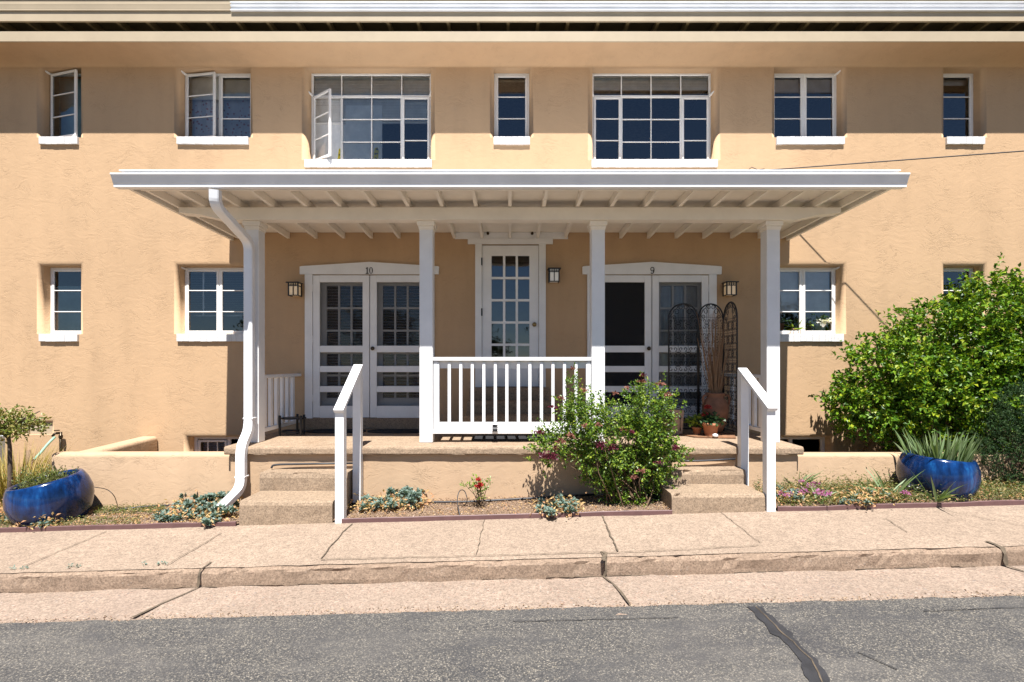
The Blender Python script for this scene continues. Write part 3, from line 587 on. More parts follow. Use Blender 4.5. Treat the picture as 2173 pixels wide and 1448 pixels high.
# ---- doors
pw = M['white']
def doorway(xc, num, closedleft):
    hw = .947; hb = Z(583); x0, x1 = xc-hw, xc+hw
    
    hx = 1.017; m = MB(); m.prism([(xc-hx, hb), (xc+hx-.005, hb), (xc+hx, Z(567)), (xc+hx-.03, Z(566)), (xc, Z(557)), (xc-hx+.03, Z(566)), (xc-hx, Z(567))], -.036, -.001); cs = m.build("door_casing", pw, bld)
    box("jamb", (x0, -.028, DB), (xc-.834, -.001, hb), pw, cs, .003); box("jamb", (xc+.834, -.028, DB), (x1, -.001, hb), pw, cs, .003)
    m = MB()                                             # numerals
    def stroke(pts, w0): m.tube(pts, w0, 5)
    zc = Z(575.5); H = .048
    if num == 10:
        xa = xc-.028; m.box((xa-.008, -.044, zc-H), (xa+.006, -.037, zc+H)); m.box((xa-.022, -.043, zc-H), (xa+.018, -.037, zc-H+.010)); m.box((xa-.02, -.043, zc+H-.022), (xa-.006, -.037, zc+H-.012))
        xo = xc+.028; n_ = 20; vs = []
        for i in range(n_):
            t_ = 2*math.pi*i/n_; c_, s_ = math.cos(t_), math.sin(t_)
            vs += [(xo+.027*c_, -.044, zc+H*s_), (xo+.014*c_, -.044, zc+(H-.006)*s_)]
        m.add(vs, [(2*i, 2*i+1, (2*i+3) % (2*n_), (2*i+2) % (2*n_)) for i in range(n_)])
    else:
        arc = [(xc-.02+.0, zc-H+.012)]
        pts = [(xc+.024*math.cos(t_), -.040, zc+.020+.026*math.sin(t_)) for t_ in [2*math.pi*i/18 for i in range(19)]]
        stroke(pts, .006)
        stroke([(xc+.024, -.040, zc+.02), (xc+.023, -.040, zc-.005), (xc+.014, -.040, zc-.032), (xc-.004, -.040, zc-H), (xc-.018, -.040, zc-H+.006), (xc-.02, -.040, zc-H+.018)], [.008,.008,.007,.005,.006,.007])
    m.build("house_number", M['numeral'], cs)
    for sd in (-1, 1):                                   # screen doors
        lx0, lx1 = (xc-.830, xc-.006) if sd < 0 else (xc+.006, xc+.830); so = .098
        m = MB(); y0, y1 = -.016, .022
        m.box((lx0, y0, DB+.012), (lx0+so, y1, DT-.006), .003); m.box((lx1-so, y0, DB+.012), (lx1, y1, DT-.006), .003)
        for za, zb in ((599.4, 584.6), (748, 734), (790, 777), (832.4, 819.5), (887, 861.5)): m.box((lx0+so, y0+.002, Z(za)), (lx1-so, y1-.002, Z(zb)), .003)
        ld = m.build("screen_door", pw, bld)
        g = MB(); g.quad((lx0+so*.9, .003, DB+.05), (lx1-so*.9, .003, DB+.05), (lx1-so*.9, .003, DT-.05), (lx0+so*.9, .003, DT-.05)); g.build("screen_mesh", M['screen'], ld)
        hxx = lx0-.004 if sd < 0 else lx1+.004; 
        for zz in (Z(612), Z(720), Z(845)): box("hinge", (hxx-.008, -.024, zz-.05), (hxx+.008, -.0165, zz+.05), pw, ld, .002)
        if (sd > 0) == (num == 10):
            k = MB(); kx = lx0+.05 if sd > 0 else lx1-.05; k.lathe([(.012, 0), (.012, .03), (.026, .036), (.03, .05), (.022, .062), (.001, .064)], (kx, y0, Z(740)), 14, Matrix.Rotation(math.pi/2, 3, 'X')); k.build("knob", M['bronze'], ld)
        # glazed inner door
        if num == 9 and sd < 0:                          # stands open into the room
            m = MB(); m.box((lx0+.02, .18, DB+.02), (lx0+.06, .98, DT-.02)); m.build("french_door", pw, bld); continue
        y0, y1 = .105, .145; m = MB(); ix0, ix1 = lx0+.0, lx1; st = .135
        gx0, gx1 = ix0+st+.02, ix1-st+.02
        zt, zb = Z(606.5, D+.1), Z(845, D+.1)
        m.box((ix0, y0, DB+.01), (gx0, y1, DT)); m.box((gx1, y0, DB+.01), (ix1, y1, DT)); m.box((gx0, y0+.002, zt), (gx1, y1-.002, DT)); m.box((gx0, y0+.002, DB+.01), (gx1, y1-.002, zb))
        for i in (1, 2): xx = gx0+(gx1-gx0)*i/3; m.box((xx-.014, y0+.004, zb), (xx+.014, y1-.004, zt))
        for i in range(1, 5): zz = zb+(zt-zb)*i/5; m.box((gx0, y0+.006, zz-.014), (gx1, y1-.006, zz+.014))
        fd = m.build("french_door", pw, bld); pane(gx0-.005, gx1+.005, zb-.005, zt+.005, fd, y0+.02)
        if num == 10: slats(gx0-.03, gx1+.03, zb, zt, .22, fd, 'blindgrey', .044, .35 if sd < 0 else .6)
        else: sheet("curtain", gx0-.04, gx1+.04, zb, zt, .165, fd, 'blind', .006)
    box("threshold", (x0-.02, -.03, .722), (x1+.02, .28, DB+.004), M['step'], bld, .006)
doorway(-2.054, 10, True); doorway(2.080, 9, False)
# centre door
a, b, c, d = doors['DC']
cs = box("door_casing", (X(993), -.034, Z(519)), (X(1173), -.001, Z(507)), pw, bld, .003)
box("jamb", (X(1008.5), -.026, c), (a+.004, -.001, Z(519)), pw, cs, .003); box("jamb", (b-.004, -.026, c), (X(1158), -.001, Z(519)), pw, cs, .003)
m = MB(); y0, y1 = .0, .04; a += .008; b -= .008; gx0, gx1 = X(1043), X(1123.5); gt, gb = Z(543), Z(779)
m.box((a, y0, c+.01), (gx0, y1, d-.012)); m.box((gx1, y0, c+.01), (b, y1, d-.012)); m.box((gx0, y0+.002, gt), (gx1, y1-.002, d-.012)); m.box((gx0, y0+.002, c+.01), (gx1, y1-.002, gb))
for i in (1, 2): xx = gx0+(gx1-gx0)*i/3; m.box((xx-.017, y0+.004, gb), (xx+.017, y1-.004, gt))
for i in range(1, 5): zz = gb+(gt-gb)*i/5; m.box((gx0, y0+.006, zz-.017), (gx1, y1-.006, zz+.017))
dr = m.build("glazed_door", pw, bld); pane(gx0-.005, gx1+.005, gb-.005, gt+.005, dr, y0+.025)
k = MB(); k.lathe([(.032, 0), (.032, .008), (.014, .012), (.014, .03), (.028, .036), (.03, .052), (.018, .064), (.001, .065)], (X(1134), y0, Z(689)), 14, Matrix.Rotation(math.pi/2, 3, 'X')); k.build("knob", M['brass'], dr)
for zz in (Z(556), Z(663)): box("hinge", (a-.014, -.030, zz-.055), (a+.006, -.004, zz+.055), M['black'], dr)
m = MB(); m.box((X(965), -.022, Z(508)), (X(1205), -.001, Z(494)), .002); hp = m.build("soffit_board", pw, bld)
for px in (1035.5, 1129):
    k = MB(); k.lathe([(.020, 0), (.020, .03), (.012, .032), (.001, .033)], (X(px), -.022, Z(497)), 12, Matrix.Rotation(math.pi/2, 3, 'X')); k.build("spotlight", M['bronze'], hp)

# ------------------------------------------------------------------ porch
pc = thing("porch", (0, -.8, .7), "white flat roofed porch on four square posts over a concrete platform", "porch")
PW = M['porchwhite']; FL = .72
m = MB(); xs0, xs1 = -3.295, 3.385; ys = 5.81-D; nxs = 90; prof = [(0, FL), (ys+.03, FL-.003), (ys+.008, FL-.010), (ys, FL-.03), (ys, FL-.08), (ys+.008, FL-.094), (0, FL-.094)]; vs = []
for i in range(nxs+1):
    x_ = xs0+(xs1-xs0)*i/nxs
    for k, (y, z) in enumerate(prof):
        q = mnoise.fractal(Vector((x_*4, k, 7)), 1, 2, 4)*(.006 if 1 <= k <= 5 else 0); vs.append((x_, y+q, z+q*.5))
n = len(prof); m.add(vs, [(i*n+k, i*n+k+1, (i+1)*n+k+1, (i+1)*n+k) for i in range(nxs) for k in range(n-1)] + [tuple(reversed(range(n))), tuple(range(nxs*n, nxs*n+n))])
m.build("platform_slab", M['slab'], pc)
m = MB(); m.box((xs0+.05, 5.86-D, -.6), (xs1-.05, -.002, FL-.09)); m.build("platform_wall", M['stucco_rough'], pc)
PX = (-3.12, -1.015, 1.07, 3.19); PY = 6.1-D
for x in PX:
    p_ = box("post", (x-.08, PY, FL), (x+.08, PY+.16, Z(476, 6.1)), M['white'], pc, .006)
    m = MB(); zt = CZ+1.741
    m.box((x-.105, PY-.025, zt-.055), (x+.105, PY+.185, zt-.002), .004); m.box((x-.092, PY-.012, zt-.085), (x+.092, PY+.172, zt-.055), .004); m.box((x-.085, PY-.005, zt-.105), (x+.085, PY+.165, zt-.085))
    m.build("capital", PW, p_)
zbm0, zbm1 = CZ+1.741, CZ+1.885; BE = 3.96
def beamtail(sg): return [(sg*3.30, zbm0), (sg*3.46, zbm0+.004), (sg*3.60, zbm0+.035), (sg*3.72, zbm0+.065), (sg*3.86, zbm0+.075), (sg*BE, zbm0+.085)]
m = MB(); m.prism([(-BE, zbm1)] + list(reversed(beamtail(-1))) + beamtail(1) + [(BE, zbm1)], 6.03-D, 6.18-D); m.build("beam", PW, pc)
zra = lambda d: CZ+1.857+(D-d)/(D-6.05)*.037                  # underside of the rafters
for k in range(-9, 10):
    x = k*.406
    m = MB(); m.prismx([(-.002, zra(D)), (5.47-D, zra(5.47)), (5.47-D, zra(5.47)+.086), (-.002, zra(D)+.086)], x-.02, x+.02); m.build("rafter", PW, pc)
for sg in (-1, 1):
    m = MB(); m.prismx([(-.002, zra(D)), (5.47-D, zra(5.47)), (5.47-D, zra(5.47)+.086), (-.002, zra(D)+.086)], sg*3.985-.02, sg*3.985+.02); m.build("rafter", PW, pc)
    m = MB(); m.prismx([(-.002, zra(D)-.03), (5.36-D, zra(5.36)-.03), (5.36-D, zra(5.36)+.13), (-.002, zra(D)+.12)], sg*4.07-.02, sg*4.07+.02); m.build("rake_board", PW, pc)
m = MB(); m.prismx([(-.002, zra(D)+.088), (5.40-D, zra(5.4)+.088), (5.40-D, zra(5.4)+.10), (-.002, zra(D)+.10)], -4.04, 4.04); m.build("ceiling", PW, pc)
m = MB(); m.prismx([(-.002, zra(D)+.125), (5.30-D, zra(5.3)+.128), (5.30-D, zra(5.3)+.14), (-.002, zra(D)+.14)], -4.11, 4.11); m.build("roof_sheet", M['metalwhite'], pc)
zg0 = Z(402, 5.37)
m = MB(); m.box((-4.09, 5.38-D, zra(5.38)+.02), (4.09, 5.405-D, zra(5.38)+.12)); m.box((-4.03, 5.41-D, zra(5.38)-.015), (4.03, 5.435-D, zra(5.4)+.086)); m.box((-3.99, 5.44-D, zra(5.38)-.026), (3.99, 5.468-D, zra(5.4)+.08)); m.build("fascia", PW, pc)
m = MB(); m.prismx(gutter_prof(5.378, zg0, .132, .128), -4.165, 4.17, 40); gt_ = m.build("gutter", M['metalwhite'], pc)
def fillet(pts, r=.10, k=6):
    pts = [Vector(p) for p in pts]; out = [pts[0]]
    for a, b, c in zip(pts[:-2], pts[1:-1], pts[2:]):
        r1 = min(r, (a-b).length*.45); r2 = min(r, (c-b).length*.45); p, q = b+(a-b).normalized()*r1, b+(c-b).normalized()*r2
        for i in range(k+1): t = i/k; out.append((p*(1-t)+b*t)*(1-t)+(b*(1-t)+q*t)*t)
    out.append(pts[-1]); return out
ds_ = fillet([P(457, 403, 5.33), P(457, 436, 5.36), P(529, 515, 6.0), P(529, 912, 6.0), P(512, 950, 5.76), P(512, 1036, 5.74), P(462, 1086, 5.38)], .11)
m = MB(); m.sweep(ds_, .052, .038); dsp = m.build("downspout", M['metalwhite'], pc)
for py, d_ in ((888, 6.0), (1012, 5.75)): q = P(529 if py < 900 else 512, py, d_); box("strap", q-Vector((.058, .041, .010)), q+Vector((.058, .06, .010)), M['metalwhite'], dsp, .004)

# railings
fr_ = thing("porch_railing", (0, 6.15-D, FL), "white front railing with square balusters between the two middle porch posts", "railing")
y = 6.15-D; xa, xb = -.934, .989
box("top_rail", (xa, y-.03, Z(766, 6.12)), (xb, y+.10, Z(758.3, 6.12)), M['white'], fr_, .004)
box("nailing_rail", (xa, y+.032, Z(782, 6.2)), (xb, y+.068, Z(766, 6.2)-.001), M['white'], fr_, .003)
box("bottom_rail", (xa, y+.032, Z(916, 6.18)), (xb, y+.068, Z(896.5, 6.18)), M['white'], fr_, .003)
box("bottom_ledge", (xa-.02, y-.03, Z(921, 6.12)), (xb+.02, y+.07, Z(914.5, 6.12)), M['white'], fr_, .004)
box("end_stile", (xa+.004, y-.01, Z(914, 6.13)), (xa+.05, y+.030, Z(767, 6.13)), M['white'], fr_, .003); box("end_stile", (xb-.05, y-.01, Z(914, 6.13)), (xb-.004, y+.030, Z(767, 6.13)), M['white'], fr_, .003)
for i in range(14):
    x = X(928.7+24.48*i, 6.14); box("baluster", (x-.019, y-.008, Z(914, 6.14)), (x+.019, y+.031, Z(769, 6.14)), M['white'], fr_, .003)
for sg, lab in ((-1, "short white side railing at the left end of the porch by the black plant stand"), (1, "short white side railing at the right end of the porch behind the handrail")):
    x = -3.10 if sg < 0 else 3.17
    t = thing("porch_railing", (x, -.6, FL), lab, "railing"); ya, yb = PY+.165, -.004
    box("top_rail", (x-.045, ya, CZ-.165), (x+.045, yb, CZ-.123), M['white'], t, .006); box("bottom_rail", (x-.03, ya, CZ-.84), (x+.03, yb, CZ-.79), M['white'], t, .004)
    for i in range(6): yy = ya+.10+i*.165; box("baluster", (x-.02, yy-.03, CZ-.79), (x+.02, yy+.03, CZ-.165), M['white'], t, .003)
# steps
def rough_step(name, a, b, mat, parent, seed):
    m = MB(); nx, nz, ny = 48, 10, 14; x0, y0, z0 = a; x1, y1, z1 = b
    def dsp(p):
        q = Vector(p); nn = mnoise.fractal(q*6+Vector((seed,0,0)), 1, 2, 4); e = 0
        if abs(q.z-z1) < 1e-6 and abs(q.y-y0) < 1e-6: ch = max(0, mnoise.noise(q*9+Vector((seed*3,1,0)))-.2)*.06; return q+Vector((0, .012+.014*nn+ch, -.010+.012*nn-ch*.8))
        return q+Vector((0, .006*nn if abs(q.y-y0) < 1e-6 else 0, .004*nn if abs(q.z-z1) < 1e-6 else 0))
    def patch(f, nu, nv):
        vs = [dsp(f(u/nu, v/nv)) for v in range(nv+1) for u in range(nu+1)]
        m.add(vs, [(v*(nu+1)+u, v*(nu+1)+u+1, (v+1)*(nu+1)+u+1, (v+1)*(nu+1)+u) for v in range(nv) for u in range(nu)])
    patch(lambda u, v: (x0+(x1-x0)*u, y0, z0+(z1-z0)*v), nx, nz); patch(lambda u, v: (x0+(x1-x0)*u, y0+(y1-y0)*v, z1), nx, ny)
    patch(lambda u, v: (x0, y1+(y0-y1)*u, z0+(z1-z0)*v), ny, nz); patch(lambda u, v: (x1, y0+(y1-y0)*u, z0+(z1-z0)*v), ny, nz)
    return m.build(name, mat, parent)
st = thing("concrete_steps", (-2.3, 5.4-D, 0), "two worn concrete steps beside the white downspout, leading to door 10", "steps")
rough_step("step", (-2.79, 5.62-D, -.1), (-1.815, 5.865-D, CZ-1.204), M['step'], st, 1); rough_step("step", (-2.775, 5.17-D, -.15), (-1.82, 5.615-D, CZ-1.40), M['step'], st, 2)
st = thing("concrete_steps", (2.1, 5.4-D, .1), "two worn concrete steps right of the rose bush, leading to door 9", "steps")
rough_step("step", (1.66, 5.62-D, 0), (2.632, 5.865-D, CZ-1.175), M['step'], st, 3); rough_step("step", (1.66, 5.17-D, 0), (2.615, 5.615-D, CZ-1.325), M['step'], st, 4)
st = thing("concrete_steps", (0, -.4, FL), "shaded concrete steps up to the middle door behind the railing", "steps")
for i, (d_, zt) in enumerate(((7.15, 1.333), (6.9, 1.163), (6.65, .995))): m = MB(); m.box((-.575-.02*i, d_-D, FL), (.57+.02*i, (d_+.248-D) if i else -.035, zt), .01); m.build("step", M['step'], st)
# stair handrails
for x0, lab, zf, zr_, zb in ((-1.745, "white timber handrail on the right side of the left concrete steps", CZ-.4546, CZ+.01, .03), (2.675, "white timber handrail on the right side of the right concrete steps", CZ-.435, CZ-.03, .155)):
    t = thing("stair_handrail", (x0, 5.4-D, zb), lab, "handrail"); df, db_ = 5.12, 5.80
    sl = (zr_-zf)/(db_-df); zat = lambda d: zf+(d-df)*sl
    for d0 in (5.16, 5.74):
        y0, y1 = d0-D, d0+.089-D; m = MB(); x_0, x_1 = x0-.0445, x0+.0445
        za, zb_ = zat(d0)-.042, zat(d0+.089)-.042; z0 = zb-.1
        m.add([(x_0,y0,z0),(x_1,y0,z0),(x_1,y1,z0),(x_0,y1,z0),(x_0,y0,za),(x_1,y0,za),(x_1,y1,zb_),(x_0,y1,zb_)], [(0,3,2,1),(4,5,6,7),(0,1,5,4),(1,2,6,5),(2,3,7,6),(3,0,4,7)]); m.build("post", M['white'], t)
    m = MB(); dirv = Vector((0, db_-df, zr_-zf)).normalized(); nv = Vector((0, -dirv.z, dirv.y))
    a = Vector((x0, df-D, zf))-nv*.02; b = Vector((x0, db_-D, zr_))-nv*.02
    m.beam(a, b, Vector((.052, 0, 0)), nv*.019); r_ = m.build("rail", M['white'], t)
    bv = r_.modifiers.new("bevel", 'BEVEL'); bv.width = .005; bv.segments = 2

# ------------------------------------------------------------------ low stucco walls by the basement windows
def softbox(m, a, b, r):   # wall body with rounded top edges, extruded along x
    x0, y0, z0 = a; x1, y1, z1 = b; pr = [(y0, z0)]
    for i in range(5): t = i/4*math.pi/2; pr.append((y0+r-r*math.cos(t), z1-r+r*math.sin(t)))
    for i in range(5): t = i/4*math.pi/2; pr.append((y1-r+r*math.sin(t), z1-r+r*math.cos(t)))
    pr.append((y1, z0)); n = len(pr)
    m.add([(x, y, z) for x in (x0, x1) for y, z in pr], [tuple(range(n)), tuple(reversed(range(n, 2*n)))]); m.add([(x, y, z) for x in (x0, x1) for y, z in pr], [(i, i+n, (i+1)+n, i+1) for i in range(n-1)], True)
t = thing("garden_wall", (-4.4, 5.95-D, 0), "low tan stucco wall turning back to the building around the left basement window", "wall")
m = MB(); softbox(m, (-5.38, 5.92-D, -.6), (-3.24, 6.11-D, .622), .05); m.build("front_wall", M['stucco_rough'], t)
m = MB(); pr = []
softbox(m, (0, -.13, -.6), (1.34, .13, .617), .05); m.v = [(-5.115-.13*v[0]-v[1], 6.04-D+v[0], v[2]) for v in m.v]; m.build("return_wall", M['stucco_rough'], t)
t = thing("garden_wall", (5, 5.95-D, 0), "low cracked tan stucco wall running behind the right blue pot", "wall")
m = MB(); softbox(m, (3.34, 5.92-D, -.6), (9.5, 6.11-D, .612), .04); m.build("front_wall", M['stucco_rough'], t)
# plastic edging
for xa, xb, lab in ((-7.5, -2.80, "brown plastic edging along the bed from the left blue pot to the steps"), (-1.72, 1.66, "brown plastic edging between the two flights of steps"), (2.74, 8.2, "brown plastic edging in front of the pink flowers on the right")):
    m = MB(); nx = int((xb-xa)/.08); vs = []
    for i in range(nx+1):
        x = xa+(xb-xa)*i/nx; yy = 5.155-D+.012*mnoise.noise(Vector((x*1.7, 0, 4))); zz = zs(x)+.052+.010*mnoise.noise(Vector((x*2.1, 3, 4)))
        vs += [(x, yy, zs(x)-.03), (x, yy-.003, zz-.006), (x, yy+.004, zz), (x, yy+.016, zz-.004), (x, yy+.02, zs(x)-.03)]
    m.add(vs, [(5*i+k, 5*i+5+k, 5*i+6+k, 5*i+1+k) for i in range(nx) for k in range(4)]); e_ = m.build("garden_edging", M['edging'], None, ((xa+xb)/2, 5.16-D, zs((xa+xb)/2))); tag(e_, lab, "edging")

# ------------------------------------------------------------------ porch furniture
def lantern(px, py, lab, glass):
    x, z = X(px, D-.1), Z(py, D-.1); t = thing("wall_lantern", (x, 0, z), lab, "lantern"); B = M['black']; w_, h_, dp = .068, .095, .13; y0 = -.03-dp; y1 = -.03
    m = MB(); m.box((x-.05, -.03, z-.07), (x+.05, -.001, z+.08)); m.build("back_plate", B, t)
    m = MB(); m.prism([(x-w_-.028, z+h_-.006), (x+w_+.028, z+h_-.006), (x+w_+.02, z+h_+.008), (x-w_-.02, z+h_+.008)], y0-.028, y1); m.build("cap", B, t)
    m = MB(); bt = .008
    for xx in (x-w_, x+w_):
        for yy in (y0, y1-.01): m.box((xx-bt, yy-bt+.008, z-h_), (xx+bt, yy+bt+.008, z+h_-.007))
    for zz, yy in ((z-h_, 0), (z+.044, 0)):
        m.box((x-w_+bt, y0, zz), (x+w_-bt, y0+.014, zz+.012)); m.box((x-w_-.006, y0+.016, zz), (x-w_+.006, y1-.01, zz+.012)); m.box((x+w_-.006, y0+.016, zz), (x+w_+.006, y1-.01, zz+.012))
    m.box((x-.006, y0+.001, z-h_+.012), (x+.006, y0+.013, z+h_-.008))
    for i in (-1, 1): m.box((x+i*.032-.004, y0+.002, z+.056), (x+i*.032+.004, y0+.012, z+h_-.008))
    m.box((x-w_+bt, y0+.003, z+.066), (x+w_-bt, y0+.011, z+.073)); m.build("cage", B, t)
    m = MB(); m.box((x-w_+.006, y0+.014, z-h_+.01), (x+w_-.006, y1-.004, z+h_-.008)); m.build("glass", M[glass], t)
lantern(625.5, 615, "black lantern with warm glass left of door 10", 'lampglass'); lantern(1549, 614, "black lantern with warm glass above the folding iron screen", 'lampglass'); lantern(1175.5, 585.5, "black lantern with pale glass beside the middle door", 'lampcool')
# key lockbox on the bottom rail
x, y, z = X(1050.5, 6.1), 6.115-D, Z(921, 6.1); t = thing("key_lockbox", (x, y, z), "small silver and black key lockbox hanging on the front railing", "lockbox")
m = MB(); m.box((x-.034, y-.05, z+.03), (x+.034, y-.005, z+.125), .008); m.build("body", M['silver'], t)
m = MB(); m.box((x-.03, y-.053, z+.032), (x+.03, y-.0505, z+.062)); m.box((x-.024, y-.053, z+.085), (x+.024, y-.0505, z+.118)); m.build("dial_panel", M['black'], t)
m = MB(); m.tube(fillet([(x-.024, y-.025, z+.12), (x-.024, y-.025, z+.16), (x+.024, y-.025, z+.16), (x+.024, y-.025, z+.12)], .02), .005, 6); m.build("shackle", M['silver'], t)
# black plant stand
x, y = X(623, 6.8), 6.8-D; t = thing("plant_stand", (x, y, FL), "low black iron plant stand by the left side railing", "plant stand"); B = M['black']
lp = [(x-.14, y-.10), (x+.14, y-.10), (x+.0, y+.12), (x+.12, y+.05), (x-.12, y+.05)]
for a, b in lp[:4]: m = MB(); m.box((a-.013, b-.013, FL), (a+.013, b+.013, FL+.255), .003); m.lathe([(.018, FL+.255), (.018, FL+.265), (.002, FL+.27)], (a, b, 0), 8); m.build("leg", B, t)
for zz in (FL+.225, FL+.045): m = MB(); m.tube([(x+.155*math.cos(q*math.pi/12), y+.155*math.sin(q*math.pi/12)*.75, zz) for q in range(25)], .012, 6); m.build("ring", B, t)
m = MB(); m.lathe([(.14, FL+.228), (.14, FL+.236)], (x, y, 0), 20); m.v = [(v[0], y+(v[1]-y)*.75, v[2]) for v in m.v]; m.build("top", B, t)
# door mats
def ovalmat(px, d, w_, dep, lab):
    x, y = X(px, d), d-D; z = FL+.004; m = MB(); n = 40
    for rr_ in (1, .86, .66, .44, .22): m.tube([(x+w_*rr_*math.cos(2*math.pi*i/n), y+dep*rr_*math.sin(2*math.pi*i/n), z+.006) for i in range(n+1)], .012 if rr_ == 1 else .008, 5, False)
    for i in range(18):
        a = 2*math.pi*i/18; pts = [(x+w_*(.22+.78*q/6)*math.cos(a+.5*math.sin(q)), y+dep*(.22+.78*q/6)*math.sin(a+.5*math.sin(q)), z+.006) for q in range(7)]; m.tube(pts, .008, 5, False)
    tag(m.build("doormat", M['rubber'], None, (x, y, FL)), lab, "doormat")
ovalmat(712, 7.1, .42, .16, "oval black scroll doormat in front of the left leaf of door 10"); ovalmat(845, 7.1, .42, .16, "oval black scroll doormat in front of the right leaf of door 10")
m = MB(); m.box((-.47, 6.22-D, FL+.002), (.60, 6.62-D, FL+.014), .004); tag(m.build("doormat", M['rubber'], None, (0, 6.5-D, FL)), "flat black rectangular doormat on the floor under the front railing", "doormat")
m = MB(); q = [P(1432, 920, 6.85), P(1562, 921, 6.75), P(1553, 932, 6.42), P(1500, 927, 6.6)]
q = [(2.28, -.62, FL+.004), (3.05, -.52, FL+.004), (2.88, -.98, FL+.004), (2.38, -.88, FL+.004)]
m.add(q+[(a, b, c+.012) for a, b, c in q], [(0,1,2,3),(7,6,5,4),(0,4,5,1),(1,5,6,2),(2,6,7,3),(3,7,4,0)]); tag(m.build("rug", M['rug'], None, (2.6, -.75, FL)), "small worn brown rug under the terracotta pots", "rug")
# folding iron screen
t = thing("folding_screen", (2.65, -.3, FL), "three panel black wrought iron folding screen with arched tops and scrolls", "screen")
cor = [(2.235, 7.12-D), (2.635, 7.05-D), (3.02, 7.13-D), (3.005, 6.66-D)]
def spiral(cx_, cz_, r, a0, turns, sg, n=14):
    return [(cx_+r*(1-.78*i/n)*math.cos(a0+sg*turns*2*math.pi*i/n), cz_+r*(1-.78*i/n)*math.sin(a0+sg*turns*2*math.pi*i/n)) for i in range(n+1)]
for (xa, ya), (xb, yb) in zip(cor[:-1], cor[1:]):
    L = math.hypot(xb-xa, yb-ya); ux, uy = (xb-xa)/L, (yb-ya)/L; zt = FL+1.80; r = L/2-.008
    T = lambda u, z: (xa+ux*u, ya+uy*u, z)
    m = MB(); pts = [T(.008, FL+.01), T(.008, zt-r)] + [T(L/2-r*math.cos(q*math.pi/14), zt-r+r*math.sin(q*math.pi/14)) for q in range(1, 14)] + [T(L-.008, zt-r), T(L-.008, FL+.01)]
    m.tube(pts, .0105, 6); m.tube([T(.008, FL+.05), T(L-.008, FL+.05)], .006, 5); pn = m.build("panel_frame", M['black'], t)
    m = MB(); rows = 8; ch = (zt-r-FL-.05)/rows; cw = L/3
    for j in range(rows+1): m.tube([T(.008, FL+.05+ch*j), T(L-.008, FL+.05+ch*j)], .003, 4, False)
    for i in (1, 2):
        zz = zt-r+math.sqrt(max(0, r*r-(L/2-cw*i)**2)); m.tube([T(cw*i, FL+.05), T(cw*i, zz)], .003, 4, False)
    for i in range(3):
        for j in range(rows):
            x0, z0 = cw*i, FL+.05+ch*j; k = min(cw, ch)
            for sx in (-1, 1):
                for sz in (-1, 1):
                    cx_, cz_ = x0+cw/2+sx*cw*.20, z0+ch/2+sz*ch*.24
                    sp = spiral(cx_, cz_, k*.22, math.pi/2 if sz < 0 else -math.pi/2, .95, sx*sz, 11)
                    lead = [(x0+cw/2+sx*cw*.47, z0+ch/2)]
                    m.tube([T(u, z) for u, z in lead+sp], .0048, 4, False)
    for sx in (-1, 1):
        for k_, (du, dz, rad) in enumerate(((.22, .08, .05), (.10, .14, .04), (.30, .0, .035))):
            m.tube([T(u, z) for u, z in spiral(L/2+sx*du*L, zt-r+dz*(r/.19), rad*L/.4, 0 if sx > 0 else math.pi, 1.2, sx, 14)], .0048, 4, False)
        m.tube([T(L/2+sx*(r*.95)*(1-q/8)**.6, zt-r+(r*.98)*(q/8)) for q in range(9)], .0048, 4, False)
    m.build("scrollwork", M['black'], pn)
# clay amphora and dried reeds
vx, vy = X(1519, 6.88), 6.9-D; t = thing("clay_vase", (vx, vy, FL), "tall brown clay vase with two handles in front of the iron screen", "vase")
m = MB(); m.lathe([(.06, FL+.016), (.085, FL+.018), (.12, FL+.10), (.155, FL+.22), (.172, FL+.32), (.168, FL+.40), (.14, FL+.46), (.115, FL+.49), (.110, FL+.51), (.128, FL+.545), (.130, FL+.56), (.118, FL+.56), (.10, FL+.52), (.10, FL+.46)], (vx, vy, 0), 30); m.build("body", M['vase'], t)
for sg in (-1, 1): m = MB(); m.tube(fillet([(vx+sg*.115, vy-.03, FL+.535), (vx+sg*.185, vy-.04, FL+.52), (vx+sg*.17, vy-.03, FL+.40)], .05), .017, 8); m.build("handle", M['vase'], t)
m = MB(); rs = random.Random(5)
for i in range(64):
    a = rs.uniform(0, 6.28); q = rs.uniform(0, .08); b0 = Vector((vx+q*math.cos(a), vy+q*math.sin(a), FL+.45)); lean = Vector((rs.gauss(.02, .10), rs.gauss(.02, .05), rs.uniform(.7, 1.25)))
    m.tube([b0, b0+lean*.5+Vector((rs.gauss(0, .012), 0, 0)), b0+lean], [.005, .0045, .002], 4, False)
for i in range(10):
    b0 = Vector((vx-.05, vy, FL+.5)); lean = Vector((-rs.uniform(.05, .16), rs.gauss(0, .04), rs.uniform(.5, .95))); m.tube([b0, b0+lean*.5, b0+lean], [.003, .003, .001], 4, False)
tag(m.build("dried_reeds", M['reed'], None, (vx, vy, FL+.45)), "tall bundle of dry brown reeds standing in the clay vase", "dried plant")
